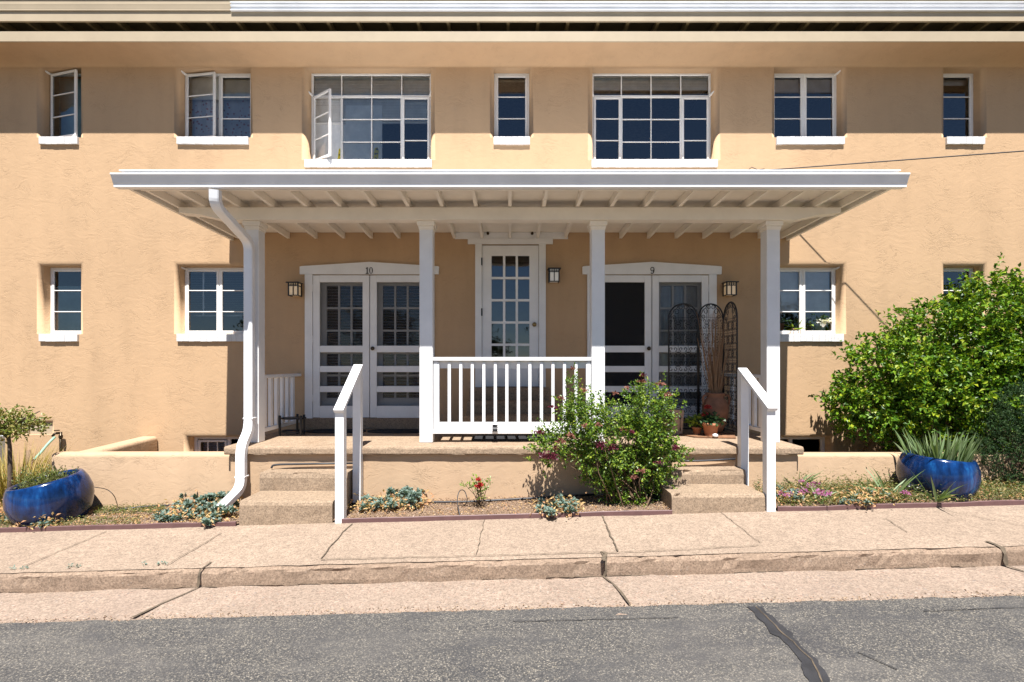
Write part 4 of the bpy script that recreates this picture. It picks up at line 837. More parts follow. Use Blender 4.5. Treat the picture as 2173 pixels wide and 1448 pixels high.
# paper bag with spoon print
bx0, bx1, by = 2.10, 2.335, 6.80-D; t = thing("paper_bag", (2.2, by, FL), "brown paper carrier bag printed with a red circle and a spoon", "bag")
m = MB(); zb = FL+.34; m.add([(bx0, by, FL), (bx1-.01, by, FL), (bx1-.01, by+.13, FL), (bx0, by+.13, FL), (bx0, by+.01, zb), (bx1+.012, by-.005, zb-.012), (bx1+.01, by+.11, zb), (bx0, by+.12, zb)], [(0,3,2,1),(0,1,5,4),(1,2,6,5),(2,3,7,6),(3,0,4,7)]); m.build("body", M['kraft'], t)
m = MB(); cx_, cz_ = 2.185, FL+.175; yq = by-.004
for r in (.088, .075): m.tube([(cx_+r*math.cos(2*math.pi*i/30), yq+.004+.0002*i*0, cz_+r*math.sin(2*math.pi*i/30)) for i in range(31)], .0022, 4, False)
m.box((cx_-.07, yq+.002, cz_-.012), (cx_+.07, yq+.006, cz_+.012)); m.build("print_ring", M['logored'], t)
m = MB(); sx = 2.295; m.add([(sx+.016*math.cos(2*math.pi*i/16), yq, FL+.235+.030*math.sin(2*math.pi*i/16)) for i in range(16)], [tuple(range(16))]); m.box((sx-.004, yq, FL+.06), (sx+.004, yq+.003, FL+.207)); m.box((sx-.007, yq, FL+.045), (sx+.007, yq+.003, FL+.09)); m.build("print_spoon", M['logodark'], t)
# potted plants
def tpot(name, x, y, z, r, h, lab, mat='terra', cat="pot"):
    t = thing(name, (x, y, z), lab, cat); m = MB(); m.lathe([(r*.66, z), (r*.9, z+h*.74), (r, z+h*.75), (r*1.02, z+h), (r*.9, z+h), (r*.86, z+h*.85), (.001, z+h*.84)], (x, y, 0), 24); m.build("pot_body", M[mat], t)
    m = MB(); m.lathe([(r*.88, z+h*.85), (r*.5, z+h*.875), (.002, z+h*.88)], (x, y, 0), 16); m.build("potting_soil", M['potsoil'], t); return t
def tuft(n, c, rad, L, W, up=.5, seed=0, flat=1.0):
    rs = np.random.RandomState(seed); d = rs.normal(size=(n, 3)); d[:, 2] = np.abs(d[:, 2])*up+.1; d /= np.linalg.norm(d, axis=1)[:, None]
    cc = np.array(c)+d*rad*rs.uniform(.1, 1, (n, 1))*np.array([1, 1, flat]); ax = d+rs.normal(scale=.45, size=(n, 3)); nr = rs.normal(scale=.5, size=(n, 3))+np.array([0, -.4, 1.0])
    return cc, ax, nr, L*rs.uniform(.6, 1.2, n), W*rs.uniform(.7, 1.2, n)
tx, ty = X(1479, 6.72), 6.72-D; tpot("flower_pot", tx, ty, FL+.017, .062, .10, "small terracotta pot with the lime green plant on the rug")
m = MB(); m.leaves(*tuft(46, (tx-.01, ty, FL+.14), .12, .085, .06, .7, 1)); m.tube([(tx, ty, FL+.09), (tx, ty, FL+.2)], .006, 5); tag(m.build("potted_plant", M['lime'], None, (tx, ty, FL+.1)), "lime green leafy plant in the small terracotta pot", "plant")
gx_, gy_ = X(1508, 6.60), 6.60-D; tpot("flower_pot", gx_, gy_, FL+.017, .108, .17, "larger terracotta pot of red geranium in front of the clay vase")
t = thing("geranium", (gx_, gy_, FL+.17), "dark leafy geranium with red flower heads in the larger terracotta pot", "plant")
m = MB(); m.leaves(*tuft(150, (gx_, gy_, FL+.18), .16, .06, .06, .6, 2)); m.build("foliage", M['deepgreen'], t)
m = MB()
for q in ((-.05, 0, .40), (-.08, .02, .30)): m.leaves(*tuft(40, (gx_+q[0], gy_+q[1], FL+q[2]-.03), .045, .03, .03, 1, 3)); m.tube([(gx_, gy_, FL+.2), (gx_+q[0], gy_+q[1], FL+q[2])], .003, 4)
m.build("flower", M['red'], t)
m = MB(); m.lathe([(.02, 0), (.04, .012), (.03, .035), (.001, .045)], (gx_+.01, gy_-.125, FL+.017), 9); tag(m.build("white_stone", M['pinkstone'], None, (gx_, gy_-.125, FL)), "white stone on the rug before the geranium pot", "stone")

# ------------------------------------------------------------------ things behind the windows
a, b, c, d = wins['U3']; y = .225
for x0, x1, lab in ((X(668, 7.8), X(748, 7.8), "white foam board with a yellow sticker leaning behind the open casement"), (X(743, 7.8)+.0, X(818, 7.8), "white foam board with a yellow sticker leaning in the middle of the large left window")):
    t = thing("foam_board", ((x0+x1)/2, y, c-.2), lab, "board"); dy = 0 if x0 < -2.7 else -.03
    box("panel", (x0, y+dy, c-.2), (x1, y+.02+dy, Z(240, 7.82)), M['board'], t)
    xs_ = x1-.14 if dy == 0 else x1-.10; m = MB(); m.prism([(xs_-.035, c+.07), (xs_+.04, c+.07), (xs_+.05, c+.22), (xs_+.03, c+.27), (xs_-.01, c+.26)], y-.003+dy, y-.001+dy); sk = m.build("sticker", M['yellow'], t)
    m = MB(); m.prism([(xs_+.0, c+.235), (xs_+.045, c+.225), (xs_+.03, c+.265)], y-.006+dy, y-.004+dy); m.box((xs_-.01, y-.006+dy, c+.16), (xs_+.01, y-.004+dy, c+.18)); m.box((xs_+.015, y-.006+dy, c+.165), (xs_+.035, y-.004+dy, c+.185)); m.box((xs_-.005, y-.006+dy, c+.10), (xs_+.02, y-.004+dy, c+.115)); m.build("sticker_print", M['black'], sk)
x = X(507, 7.62); z = SU+.0; t = thing("teacup", (x, .22, z), "white teacup on the inside sill before the floral curtain", "cup")
m = MB(); m.lathe([(.03, z+.02), (.045, z+.04), (.06, z+.10), (.055, z+.10), (.04, z+.05), (.001, z+.045)], (x, .235, 0), 18); m.build("bowl", M['plain_white'], t)
m = MB(); m.tube([(x-.055+.0-.028*math.sin(q*math.pi/8), .235, z+.09-.055*q/8) for q in range(9)], .006, 5); m.build("handle", M['plain_white'], t)
m = MB(); a, b, c, d = wins['L3']; m.box((a, FD+.036, c-.02), (b, .36, c+.028)); m.build("inner_sill", M['white'], bld)
zi = SL+.029; yi = .235
tpot("flower_pot", X(1656, 7.63), yi, zi, .055, .15, "tall terracotta pot at the left of the window sill behind the right post")
m = MB(); m.leaves(*tuft(60, (X(1656, 7.63), yi, zi+.15), .12, .07, .03, .5, 8)); tag(m.build("potted_plant", M['deepgreen'], None, (X(1656, 7.63), yi, zi+.13)), "dark green plant in the tall terracotta pot on the window sill", "plant")
tpot("flower_pot", X(1682, 7.63), yi, zi, .078, .065, "low terracotta bowl in the middle of the window sill")
m = MB(); m.leaves(*tuft(46, (X(1682, 7.63), yi, zi+.04), .06, .2, .02, 2.2, 9)); tag(m.build("potted_plant", M['lime'], None, (X(1682, 7.63), yi, zi+.05)), "spiky green plant in the low terracotta bowl", "plant")
tpot("flower_pot", X(1716, 7.63), yi, zi, .06, .12, "dark brown pot beside the white pot on the window sill", 'brownpot')
m = MB(); m.leaves(*tuft(70, (X(1716, 7.63), yi, zi+.12), .07, .045, .035, .6, 10)); tag(m.build("potted_plant", M['lime'], None, (X(1716, 7.63), yi, zi+.11)), "yellow green plant in the dark brown pot", "plant")
tpot("flower_pot", X(1741, 7.63), yi, zi, .085, .15, "white glazed pot with white flowers at the right end of the window sill", 'plain_white')
t = thing("flowering_plant", (X(1741, 7.63), yi, zi+.14), "white flowering plant with dark leaves in the white pot", "plant")
m = MB(); m.leaves(*tuft(90, (X(1744, 7.63), yi, zi+.14), .12, .06, .055, .4, 12)); m.build("flower", M['whitepetal'], t); m = MB(); m.leaves(*tuft(40, (X(1732, 7.63), yi+.02, zi+.18), .12, .10, .06, .6, 13)); m.build("foliage", M['deepgreen'], t)

# ------------------------------------------------------------------ cables, pipes, hoses
A = Vector((3.41, -.01, 4.49)); m = MB(); m.tube([A+Vector((q, -.463*q, -.087*q+.006*max(0, q-3)**2)) for q in [i*.6 for i in range(24)]], .0075, 6); m.tube([A+Vector((.05, 0, 0)), A+Vector((.12, -.03, .06)), A+Vector((.2, -.05, .01)), A+Vector((.3, -.04, .03))], .006, 5)
tag(m.build("overhead_cable", M['cable'], None, A), "thin black cable running from above the porch roof off to the right", "cable")
x = X(125, 7.3); t = thing("standpipe_tap", (x, -.08, .3), "rusty standpipe with a garden tap against the wall behind the left blue pot", "tap")
m = MB(); m.tube([(x, -.07, .1), (x, -.07, Z(917, 7.33))], .018, 8); m.lathe([(.026, .60), (.026, .64)], (x, -.07, 0), 8); m.build("pipe", M['bronze'], t)
m = MB(); m.tube([(x, -.07, Z(919, 7.33)), (x-.04, -.12, Z(919, 7.33)), (x-.06, -.14, Z(926, 7.3))], .018, 7); m.lathe([(.035, Z(914, 7.33)), (.035, Z(914, 7.33)+.012)], (x-.03, -.10, 0), 10); m.build("spout", M['bronze'], t)
m = MB(); pts = [P(116, 928, 7.22), P(100, 944, 7.1), P(85, 963, 6.95), P(57, 990, 6.7), P(40, 1015, 6.5)]; m.tube(fillet(pts, .2), .017, 8); tag(m.build("garden_hose", M['mint'], None, pts[-1]), "pale mint green garden hose hanging from the tap", "hose")
def hose(pts, r, lab, name="irrigation_hose"):
    m = MB(); m.tube(fillet(pts, .15), r, 7); tag(m.build(name, M['hose'], None, pts[0]), lab, "hose")
def B_(px, py, up=0.0): p = G(px, py, .04); p.z += up; return p
hose([B_(232,1086,.01), B_(300,1078,.012), B_(400,1072,.012), B_(480,1068,.012)], .012, "black drip hose on the soil right of the left blue pot")
hose([B_(742,1072,.012), B_(900,1068,.012), B_(985,1068,.014), B_(1090,1062,.012), B_(1260,1052,.012)], .012, "black drip hose along the soil between the two flights of steps")
hose([P(576,994,5.8), P(579,986,5.82), P(640,985,5.83), P(760,983,5.83)], .012, "black hose lying on the top step beside the left handrail")
hose([P(1440,979,5.82), P(1500,978,5.82), P(1560,974,5.83)], .012, "black hose lying on the top step by the right handrail")
hose([B_(976,1095), P(969,1060,5.42), P(975,1040,5.5), P(986,1040,5.55), P(993,1062,5.5), B_(985,1074)], .005, "thin black drip tube looping beside the small red rose", "drip_tube")
hose([P(200,1034,5.45), P(228,1038,5.6), P(243,1052,5.6), B_(250,1075)], .004, "thin black drip tube curving out of the left blue pot", "drip_tube")

# ------------------------------------------------------------------ blue pots
def bluepot(x, y, z, r, h, tilt, lab):
    t = thing("blue_planter", (x, y, z), lab, "planter"); T = tilt
    m = MB(); m.lathe([(r*.50, 0), (r*.66, h*.05), (r*.86, h*.25), (r*.98, h*.50), (r*1.0, h*.66), (r*.95, h*.85), (r*.885, h*.96), (r*.85, h), (r*.80, h*1.005), (r*.765, h*.985), (r*.76, h*.9), (r*.80, h*.8)], (x, y, z), 56, T); m.build("bowl", M['glaze'], t)
    m = MB(); m.lathe([(r*.80, h*.82), (r*.4, h*.86), (.002, h*.87)], (x, y, z), 24, T); m.build("potting_soil", M['potsoil'], t); return t
T1 = Matrix.Rotation(-.17, 3, 'Y') @ Matrix.Rotation(.13, 3, 'X'); b1 = Vector((X(123, 5.52), 5.54-D, -.11)); bluepot(*b1, .372, .545, T1, "tilted glossy blue glazed pot with drips, at the left edge beside the small tree")
T2 = Matrix.Rotation(.085, 3, 'Y') @ Matrix.Rotation(.03, 3, 'X'); b2 = Vector((X(1981, 5.55), 5.55-D, zs(4.6)-.075)); bluepot(*b2, .36, .53, T2, "blue glazed pot full of iris leaves in front of the big bush")
# planting in the left pot
c1 = b1+T1 @ Vector((-.03, .03, .44)); t = thing("thyme_plant", c1, "sparse bushy green herb growing in the left blue pot", "plant")
m = MB(); rs = np.random.RandomState(3)
for i in range(150):
    a = rs.uniform(0, 6.28); q = .19*math.sqrt(rs.uniform()); b0 = c1+Vector((q*math.cos(a)-.02, q*math.sin(a), -.02)); d_ = Vector((rs.normal(0, .35)+q*math.cos(a), rs.normal(0, .35), rs.uniform(.6, 1.0))).normalized(); L = rs.uniform(.12, .26)
    k = 12; tt = np.linspace(.15, 1, k)[:, None]; cc = np.array(b0)+tt*L*np.array(d_); m.leaves(cc, np.array(d_)+rs.normal(scale=.6, size=(k, 3)), rs.normal(size=(k, 3)), .030, .012)
m.build("foliage", M['thyme'], t)
m = MB()
for i in range(60):
    a = rs.uniform(0, 6.28); q = .22*math.sqrt(rs.uniform()); b0 = c1+Vector((q*math.cos(a)+.05, q*math.sin(a), -.03)); d_ = Vector((rs.normal(.1, .4), rs.normal(0, .4), rs.uniform(.6, 1.0))).normalized(); L = rs.uniform(.06, .15); m.tube([b0, b0+d_*L], [.003, .0015], 4, False)
m.build("stem", M['wood'], t)
def blades(m, c, n, rad, L, W, seed, lean=.5, droop=.35, sx=1.0):
    rs = random.Random(seed)
    for i in range(n):
        a = rs.uniform(0, 6.28); q = rad*math.sqrt(rs.random()); p = Vector(c)+Vector((q*math.cos(a)*sx, q*math.sin(a), 0)); l = L*rs.uniform(.55, 1.1); w_ = W*rs.uniform(.7, 1.2)
        dv = Vector((math.cos(a)*lean*rs.uniform(.2, 1.3), math.sin(a)*lean*rs.uniform(.2, 1.3), 1)).normalized(); sd = dv.cross(Vector((rs.gauss(0, 1), rs.gauss(0, 1), .2))).normalized(); out = Vector((dv.x, dv.y, 0)); dr = droop*rs.uniform(.1, 1.4); k = 6; vs = []
        for j in range(k+1):
            f_ = j/k; ww = w_*(1-f_**2.2)*(.75+.5*f_*(1-f_)*2); pt = p+dv*l*f_+(out*1.2+Vector((0, 0, -.55)))*dr*l*f_*f_; vs += [pt-sd*ww/2, pt+dv.cross(sd)*ww*.12, pt+sd*ww/2]
        m.add(vs, [(3*j, 3*j+1, 3*j+4, 3*j+3) for j in range(k)]+[(3*j+1, 3*j+2, 3*j+5, 3*j+4) for j in range(k)], True)
def clump(name, c, n, rad, L, W, mat, seed, lab, cat="plant", lean=.5, droop=.35, sx=1.0):
    m = MB(); blades(m, c, n, rad, L, W, seed, lean, droop, sx); return tag(m.build(name, M[mat], None, c), lab, cat)
c2 = b2+T2 @ Vector((.0, 0, .46)); clump("iris_plant", c2, 150, .27, .38, .026, 'iris', 4, "grey green iris leaves filling the right blue pot", lean=.38, droop=.2)
for i, (px, py, L, n, lab) in enumerate(((1690, 1040, .26, 16, "small iris fan nearest the right handrail"), (1735, 1068, .20, 9, "short yellowing iris fan among the pink flowers"), (1848, 1050, .22, 10, "low iris fan left of the right blue pot"), (1885, 1058, .34, 12, "tall iris fan in front of the left side of the right blue pot"), (1985, 1066, .30, 13, "spreading iris fan in front of the right side of the right blue pot"))):
    clump("iris_plant", B_(px, py, .02), n, .06, L*1.2, .026, 'iris', 20+i, lab, lean=.75, droop=.5)
clump("grass_clump", (X(28, 6.25), 6.25-D, zs(-6)-.02), 700, .26, .86, .009, 'straw', 33, "tall straw yellow grass clump behind the left blue pot", "grass", .45, .3)
# ------------------------------------------------------------------ shrubs
def shrub_leaves(m, lobes, ntw, lpt, L, W, tw, seed, outb=.5, shell=.55, up=.25, ncl=0, clr=.12):
    rs = np.random.RandomState(seed); n0 = ntw; ntw = ncl or ntw; vol = np.array([a[1][0]*a[1][1]*a[1][2] for a in lobes])**.8; vol /= vol.sum(); pick = rs.choice(len(lobes), ntw, p=vol)
    cen = np.array([lobes[i][0] for i in pick]); rad = np.array([lobes[i][1] for i in pick]); d = rs.normal(size=(ntw, 3)); d /= np.linalg.norm(d, axis=1)[:, None]
    rr_ = shell+(1.03-shell)*rs.uniform(size=(ntw, 1))**.7; b = cen+d*rad*rr_
    if ncl: k = rs.randint(ncl, size=n0); cen, rad, ntw = cen[k], rad[k], n0; b = b[k]+rs.normal(scale=clr*.55, size=(n0, 3)); d = (b-cen)/rad; d /= np.linalg.norm(d, axis=1)[:, None]+1e-6
    dirv = d*outb+rs.normal(scale=.45, size=(ntw, 3))+np.array([0, 0, up]); dirv /= np.linalg.norm(dirv, axis=1)[:, None]
    tl = tw*rs.uniform(.4, 1.2, (ntw, 1))
    f_ = np.tile(np.linspace(.0, 1, lpt), ntw)[:, None]; B2 = np.repeat(b, lpt, 0); D2 = np.repeat(dirv, lpt, 0); T2_ = np.repeat(tl, lpt, 0)
    cc = B2+D2*T2_*f_+rs.normal(scale=L*.15, size=(ntw*lpt, 3)); ax = D2*.7+rs.normal(scale=.75, size=(ntw*lpt, 3)); nr = rs.normal(scale=.55, size=(ntw*lpt, 3))+np.array([0, -.35, .9])
    m.leaves(cc, ax, nr, L*rs.uniform(.6, 1.2, ntw*lpt), W*rs.uniform(.7, 1.2, ntw*lpt)); return b, dirv, tl
def shrub_stems(m, base, tips, n, seed, r0=.014, spread=.1):
    rs = random.Random(seed)
    for i in range(n):
        tp = Vector(tips[rs.randrange(len(tips))].tolist()); tp = Vector(base).lerp(tp, .82); b = Vector(base)+Vector((rs.gauss(0, spread), rs.gauss(0, spread*.6), 0)); mid = b.lerp(tp, .5)+Vector((rs.gauss(0, .06), rs.gauss(0, .06), rs.uniform(0, .12))); m.tube([b, b.lerp(mid, .5)+Vector((rs.gauss(0, .02), 0, .02)), mid, tp], [r0, r0*.8, r0*.55, r0*.2], 5, False)
by_ = -.80
t = thing("round_shrub", (6.1, by_, .2), "large rounded glossy green shrub covering the right end of the wall", "shrub")
lob = [((5.1, by_-.05, 1.35), (.85, .50, .62)), ((5.75, by_+.05, 1.75), (.85, .50, .70)), ((6.55, by_, 2.05), (.85, .52, .75)), ((7.4, by_, 2.1), (.9, .55, .78)), ((6.3, by_-.15, 1.15), (1.4, .60, .70)), ((7.3, by_-.1, 1.2), (.9, .6, .8)), ((4.75, by_+.0, 1.10), (.5, .36, .38)), ((5.4, by_-.05, .95), (.6, .42, .38))]
m = MB(); tips, dv, tl = shrub_leaves(m, lob, 6400, 9, .066, .038, .13, 5, .8, .68, .3, 560, .165)
shoots = [((5.98, by_, 2.15), .30), ((6.35, by_-.05, 2.68), .16), ((6.82, by_-.1, 2.62), .36), ((4.52, by_-.05, 1.35), .25), ((4.35, by_-.05, 1.2), .2), ((4.8, by_-.1, 1.88), .16), ((5.28, by_-.1, 2.18), .22), ((4.42, by_, .92), .2), ((7.3, by_, 2.8), .25)]
for k, (p, L) in enumerate(shoots):
    rs = np.random.RandomState(60+k); n_ = 22; f_ = np.linspace(0, 1, n_)[:, None]; dr = np.array([rs.normal(-.15, .3), rs.normal(0, .2), 1.0]) if k not in (3, 4, 7) else np.array([-1.0, -.1, .35]); cc = np.array(p)+dr*L*f_
    m.leaves(cc, dr*.6+rs.normal(scale=.7, size=(n_, 3)), rs.normal(scale=.5, size=(n_, 3))+np.array([0, -.3, 1]), .062, .032)
m.build("foliage", M['bush'], t)
m = MB(); shrub_stems(m, (6.0, by_, .1), tips, 70, 4, .022, .5); m.build("stem", M['twig'], t)
t = thing("juniper_shrub", (6.05, 5.75-D, .2), "dense dark green feathery shrub right of the right blue pot", "shrub")
lob = [((6.05, 5.80-D, .62), (.62, .30, .55)), ((6.75, 5.85-D, .75), (.6, .32, .65)), ((6.0, 5.85-D, 1.1), (.40, .26, .34)), ((5.72, 5.78-D, .75), (.32, .22, .40)), ((6.4, 5.80-D, 1.15), (.42, .28, .42))]
m = MB(); tips, _, _ = shrub_leaves(m, lob, 3600, 12, .030, .009, .11, 9, .8, .55, .5); m.build("foliage", M['juniper'], t)
m = MB(); shrub_stems(m, (6.1, 5.78-D, .1), tips, 60, 6, .012, .25); m.build("stem", M['twig'], t)
# rose bush
ry = 5.55-D; rz = lambda py: Z(py, 5.55); rx = lambda px: X(px, 5.55); t = thing("rose_bush", (rx(1330), ry, bedz(1.3)), "big leafy rose bush with dark crimson clusters in front of the porch", "shrub")
lob = [((rx(1300), ry, rz(935)), (.52, .34, .38)), ((rx(1375), ry, rz(895)), (.30, .26, .34)), ((rx(1235), ry, rz(890)), (.20, .20, .32)), ((rx(1215), ry, rz(835)), (.06, .06, .22)), ((rx(1358), ry, rz(825)), (.09, .09, .20)), ((rx(1405), ry, rz(850)), (.12, .12, .20)), ((rx(1170), ry-.05, rz(945)), (.22, .18, .17)), ((rx(1145), ry-.05, rz(960)), (.14, .12, .12)), ((rx(1340), ry-.02, rz(1015)), (.34, .22, .26)), ((rx(1345), ry, rz(1055)), (.28, .18, .15)), ((rx(1425), ry, rz(950)), (.10, .12, .12)), ((rx(1270), ry, rz(1000)), (.20, .18, .15)), ((rx(1390), ry, rz(975)), (.24, .24, .30))]
m = MB(); tips, _, _ = shrub_leaves(m, lob, 3000, 8, .034, .022, .09, 15, .7, .45, .5, 360, .085); m.build("foliage", M['rose'], t)
m = MB(); shrub_stems(m, (rx(1330), ry, bedz(1.3)-.02), tips, 90, 8, .009, .12); m.build("stem", M['twig'], t)
rs = random.Random(12)
for px, py, mt, n_, r_ in [(1146,922,'rosebloom',40,.05), (1172,975,'rosebloom',60,.07), (1155,972,'rosebloom',50,.06), (1275,950,'rosebloom',60,.07), (1300,955,'rosebloom',40,.05), (1435,955,'rosebloom',36,.045), (1190,940,'rosedry',30,.04), (1365,800,'rosebloom',16,.03), (1360,812,'rosedry',18,.035), (1418,842,'rosedry',20,.035), (1402,818,'rosedry',18,.04), (1215,785,'rosedry',10,.025), (1190,848,'rosedry',16,.03), (1168,866,'rosebloom',10,.02), (1180,870,'rosebloom',8,.02), (1240,832,'rosedry',12,.03), (1240,908,'rosedry',14,.03), (1270,905,'rosedry',14,.03), (1322,915,'rosedry',12,.03), (1340,920,'rosebloom',12,.025), (1395,985,'rosebloom',12,.03), (1360,1002,'rosedry',16,.03), (1345,1015,'rosedry',14,.03), (1210,928,'rosedry',20,.035), (1180,955,'rosedry',22,.035), (1330,826,'rosedry',10,.02), (1305,838,'rosedry',10,.025)]:
    m = MB(); q = P(px, py, 5.55-rs.uniform(.30, .42)); m.leaves(*tuft(int(n_*1.3), q, r_*1.1, .030, .026, 1, px)); m.build("bloom", M[mt], t)
# small red rose
qx, qy = X(1018, 5.5), 5.5-D; t = thing("small_rose", (qx, qy, bedz(qx)), "small rose plant with one red bloom in the gravel bed", "plant")
m = MB(); rs = random.Random(2); tips = []
for i in range(13):
    b = Vector((qx+rs.gauss(0, .02), qy+rs.gauss(0, .02), bedz(qx)-.01)); tp = Vector((qx+rs.uniform(-.18, .18), qy+rs.uniform(-.1, .1), bedz(qx)+rs.uniform(.12, .30))); tips.append(tp); m.tube([b, b.lerp(tp, .5)+Vector((0, 0, .02)), tp], [.005, .004, .002], 4, False)
m.build("stem", M['twig'], t); m = MB()
for i, tp in enumerate(tips): m.leaves(*tuft(17, tuple(tp-Vector((0, 0, .03))), .06, .034, .018, 1, 70+i))
m.build("foliage", M['rose'], t); m = MB(); m.leaves(*tuft(46, tuple(P(1017, 1033, 5.42)), .035, .035, .03, 1, 90)); m.leaves(*tuft(26, tuple(P(1016, 1022, 5.42)), .025, .03, .025, 1, 91)); m.build("bloom", M['red'], t)
# small tree at the left edge
tx, ty = X(18, 5.75), 5.75-D; t = thing("small_tree", (tx, ty, zs(tx)), "small thin stemmed tree with a sparse crown at the left edge", "tree")
m = MB(); m.tube([(tx, ty, zs(tx)-.05), (tx+.02, ty, .35), (tx+.015, ty, .7), (tx-.01, ty, 1.0)], [.028, .024, .02, .012], 8); rs = random.Random(3)
for i in range(14): a = Vector((tx, ty, rs.uniform(.75, .98))); b = Vector((tx+rs.uniform(-.5, .38), ty+rs.uniform(-.2, .2), rs.uniform(.85, 1.15))); m.tube([a, a.lerp(b, .5)+Vector((0, 0, .03)), b], [.010, .007, .003], 5, False)
m.build("trunk", M['trunk'], t)
lob = [((tx-.05, ty, 1.03), (.30, .22, .13)), ((tx+.17, ty, .98), (.20, .16, .10)), ((tx-.35, ty, .95), (.3, .2, .2)), ((tx+.30, ty, .93), (.10, .1, .05)), ((tx+.05, ty, .90), (.14, .12, .06))]
m = MB(); shrub_leaves(m, lob, 260, 8, .046, .026, .10, 25, .5, .2, .1); m.build("crown", M['tree'], t)
# blue green spurge clumps with dried stems
def spurge(spots, lab, seed, dry=200, name="spurge_clump"):
    rs = np.random.RandomState(seed); dry *= 2; pts = [B_(*s_[:2], s_[2]*1.15+.015) for s_ in spots for _ in (0, 1)]; pts = [p+Vector((rs.normal(0, .025), rs.normal(0, .03), rs.normal(0, .008))) for p in pts]; c = sum(pts, Vector())/len(pts); t = thing(name, (c.x, c.y, bedz(c.x)), lab, "plant"); m = MB(); st_ = MB()
    for p in pts:
        n_ = 26; d = rs.normal(size=(n_, 3)); d[:, 2] = np.abs(d[:, 2])*.8+.15; d /= np.linalg.norm(d, axis=1)[:, None]
        m.leaves(np.array(p)+d*.012+np.array([0, 0, .01])*rs.uniform(-3, 1, (n_, 1)), d, rs.normal(scale=.3, size=(n_, 3))+np.array([0, -.3, 1]), .046, .028)
        g = Vector((p.x+rs.normal(0, .05), p.y+.05, bedz(p.x)-.01)); st_.tube([g, g.lerp(p, .6)+Vector((0, 0, .015)), p], .004, 4, False)
    m.build("rosette", M['spurge'], t)["kind"] = "stuff"; n_ = dry; k = rs.randint(len(pts), size=n_); b = np.array([[*pts[i]] for i in k])+rs.normal(scale=(.07, .05, .0), size=(n_, 3)); b[:, 2] = [bedz(x)+.014+abs(rs.normal(0, .048)) for x in b[:, 0]]
    st_.leaves(b, rs.normal(size=(n_, 3))*np.array([1, 1, .7]), rs.normal(scale=.6, size=(n_, 3))+np.array([0, 0, 1]), .048, .022); st_.build("dried_leaf", M['dried'], t)["kind"] = "stuff"
rs = random.Random(77)
def cl(x0, x1, y0, y1, n, h): return [(rs.uniform(x0, x1), rs.uniform(y0, y1), rs.uniform(0, h)) for _ in range(n)]
spurge(cl(372,400,1075,1108,10,.03)+cl(395,470,1066,1100,30,.08)+cl(430,505,1058,1080,16,.10)+cl(440,470,1096,1112,6,.02)+cl(462,500,1070,1098,10,.04)+cl(335,362,1088,1108,9,.02), "blue green spurge clump spilling over the edging under the downspout", 5, 420)
spurge(cl(775,835,1070,1085,24,.06)+cl(832,892,1055,1080,34,.12), "blue green spurge clump with dried stems right of the left handrail", 6, 620)
spurge(cl(1148,1175,1075,1098,7,.02)+cl(1185,1222,1070,1092,12,.05), "small blue green spurge clump below the rose bush", 7, 120)
spurge(cl(1655,1700,1050,1068,14,.05)+cl(1795,1880,1055,1072,16,.03), "low blue green spurge mixed into the right bed", 8, 420)
spurge(cl(0,40,1075,1110,16,.03)+cl(60,110,1112,1120,7,.01), "blue green spurge creeping around the left foot of the tilted pot", 10, 420)
# leaf litter, gravel and ground cover
def scatter_stuff(name, n, fx, fy, L, W, mat, seed, lab, cat, zh=.01, flat=1.0, clumpy=0):
    r_ = np.random.RandomState(seed); px = r_.uniform(*fx, n); f_ = r_.uniform(0, 1, n)
    if clumpy:
        keep = np.array([mnoise.noise(Vector((a*.03, b*2.5, seed)))+.25*r_.normal() > clumpy-.5 for a, b in zip(px, f_)]); px, f_ = px[keep], f_[keep]
    y = (5.19-D)+(fy[0]+(fy[1]-fy[0])*f_)*.70; x = (px-VX)*(y+D)/F; z = np.array([bedz(a)+.006 for a in x])+np.abs(r_.normal(0, zh, len(x))); n = len(x)
    m = MB(); m.leaves(np.stack([x, y, z], 1), r_.normal(size=(n, 3))*np.array([1, 1, .5*flat]), r_.normal(scale=.5*flat, size=(n, 3))+np.array([0, 0, 1]), L*r_.uniform(.5, 1.2, n), W*r_.uniform(.5, 1.2, n)); o = m.build(name, M[mat]); tag(o, lab, cat, None, "stuff")
scatter_stuff("leaf_litter", 2600, (-200, 505), (0, 1), .035, .016, 'dried', 1, "dry tan leaf litter on the left bed", "leaf litter", .008, .6, .4)
scatter_stuff("gravel", 5200, (735, 1425), (0, 1), .016, .013, 'gravel', 2, "small mixed gravel in the middle bed", "gravel", .004, .8)
scatter_stuff("gravel", 3000, (180, 510), (0, 1), .016, .013, 'gravel', 3, "small mixed gravel in the left bed", "gravel", .004, .8)
r_ = np.random.RandomState(21); n = 1500; m = MB(); gx_1 = r_.uniform(-4.2, 4.2, n); gy_1 = YA+np.abs(r_.normal(0, .05, n))-.02; gz_1 = np.array([zs(a)-.124 for a in gx_1])
m.leaves(np.stack([gx_1, gy_1, gz_1], 1), r_.normal(size=(n, 3))*np.array([1, 1, .2]), r_.normal(scale=.4, size=(n, 3))+np.array([0, 0, 1]), .017*r_.uniform(.4, 1.3, n), .013*r_.uniform(.5, 1.2, n)); tag(m.build("gravel", M['gravel']), "loose grit along the edge of the asphalt", "gravel", None, "stuff")
scatter_stuff("leaf_litter", 900, (735, 1425), (0, 1), .03, .014, 'dried', 4, "scattered dry leaves on the middle bed", "leaf litter", .008, .6)
scatter_stuff("ground_cover", 13000, (1650, 2300), (0, 1), .034, .014, 'cover', 5, "low green and yellow ground cover filling the right bed", "ground cover", .045, 1.3)
scatter_stuff("ground_cover", 2600, (1600, 1900), (.3, 1), .034, .013, 'cover', 15, "taller olive ground cover against the right low wall", "ground cover", .08, 1.3)
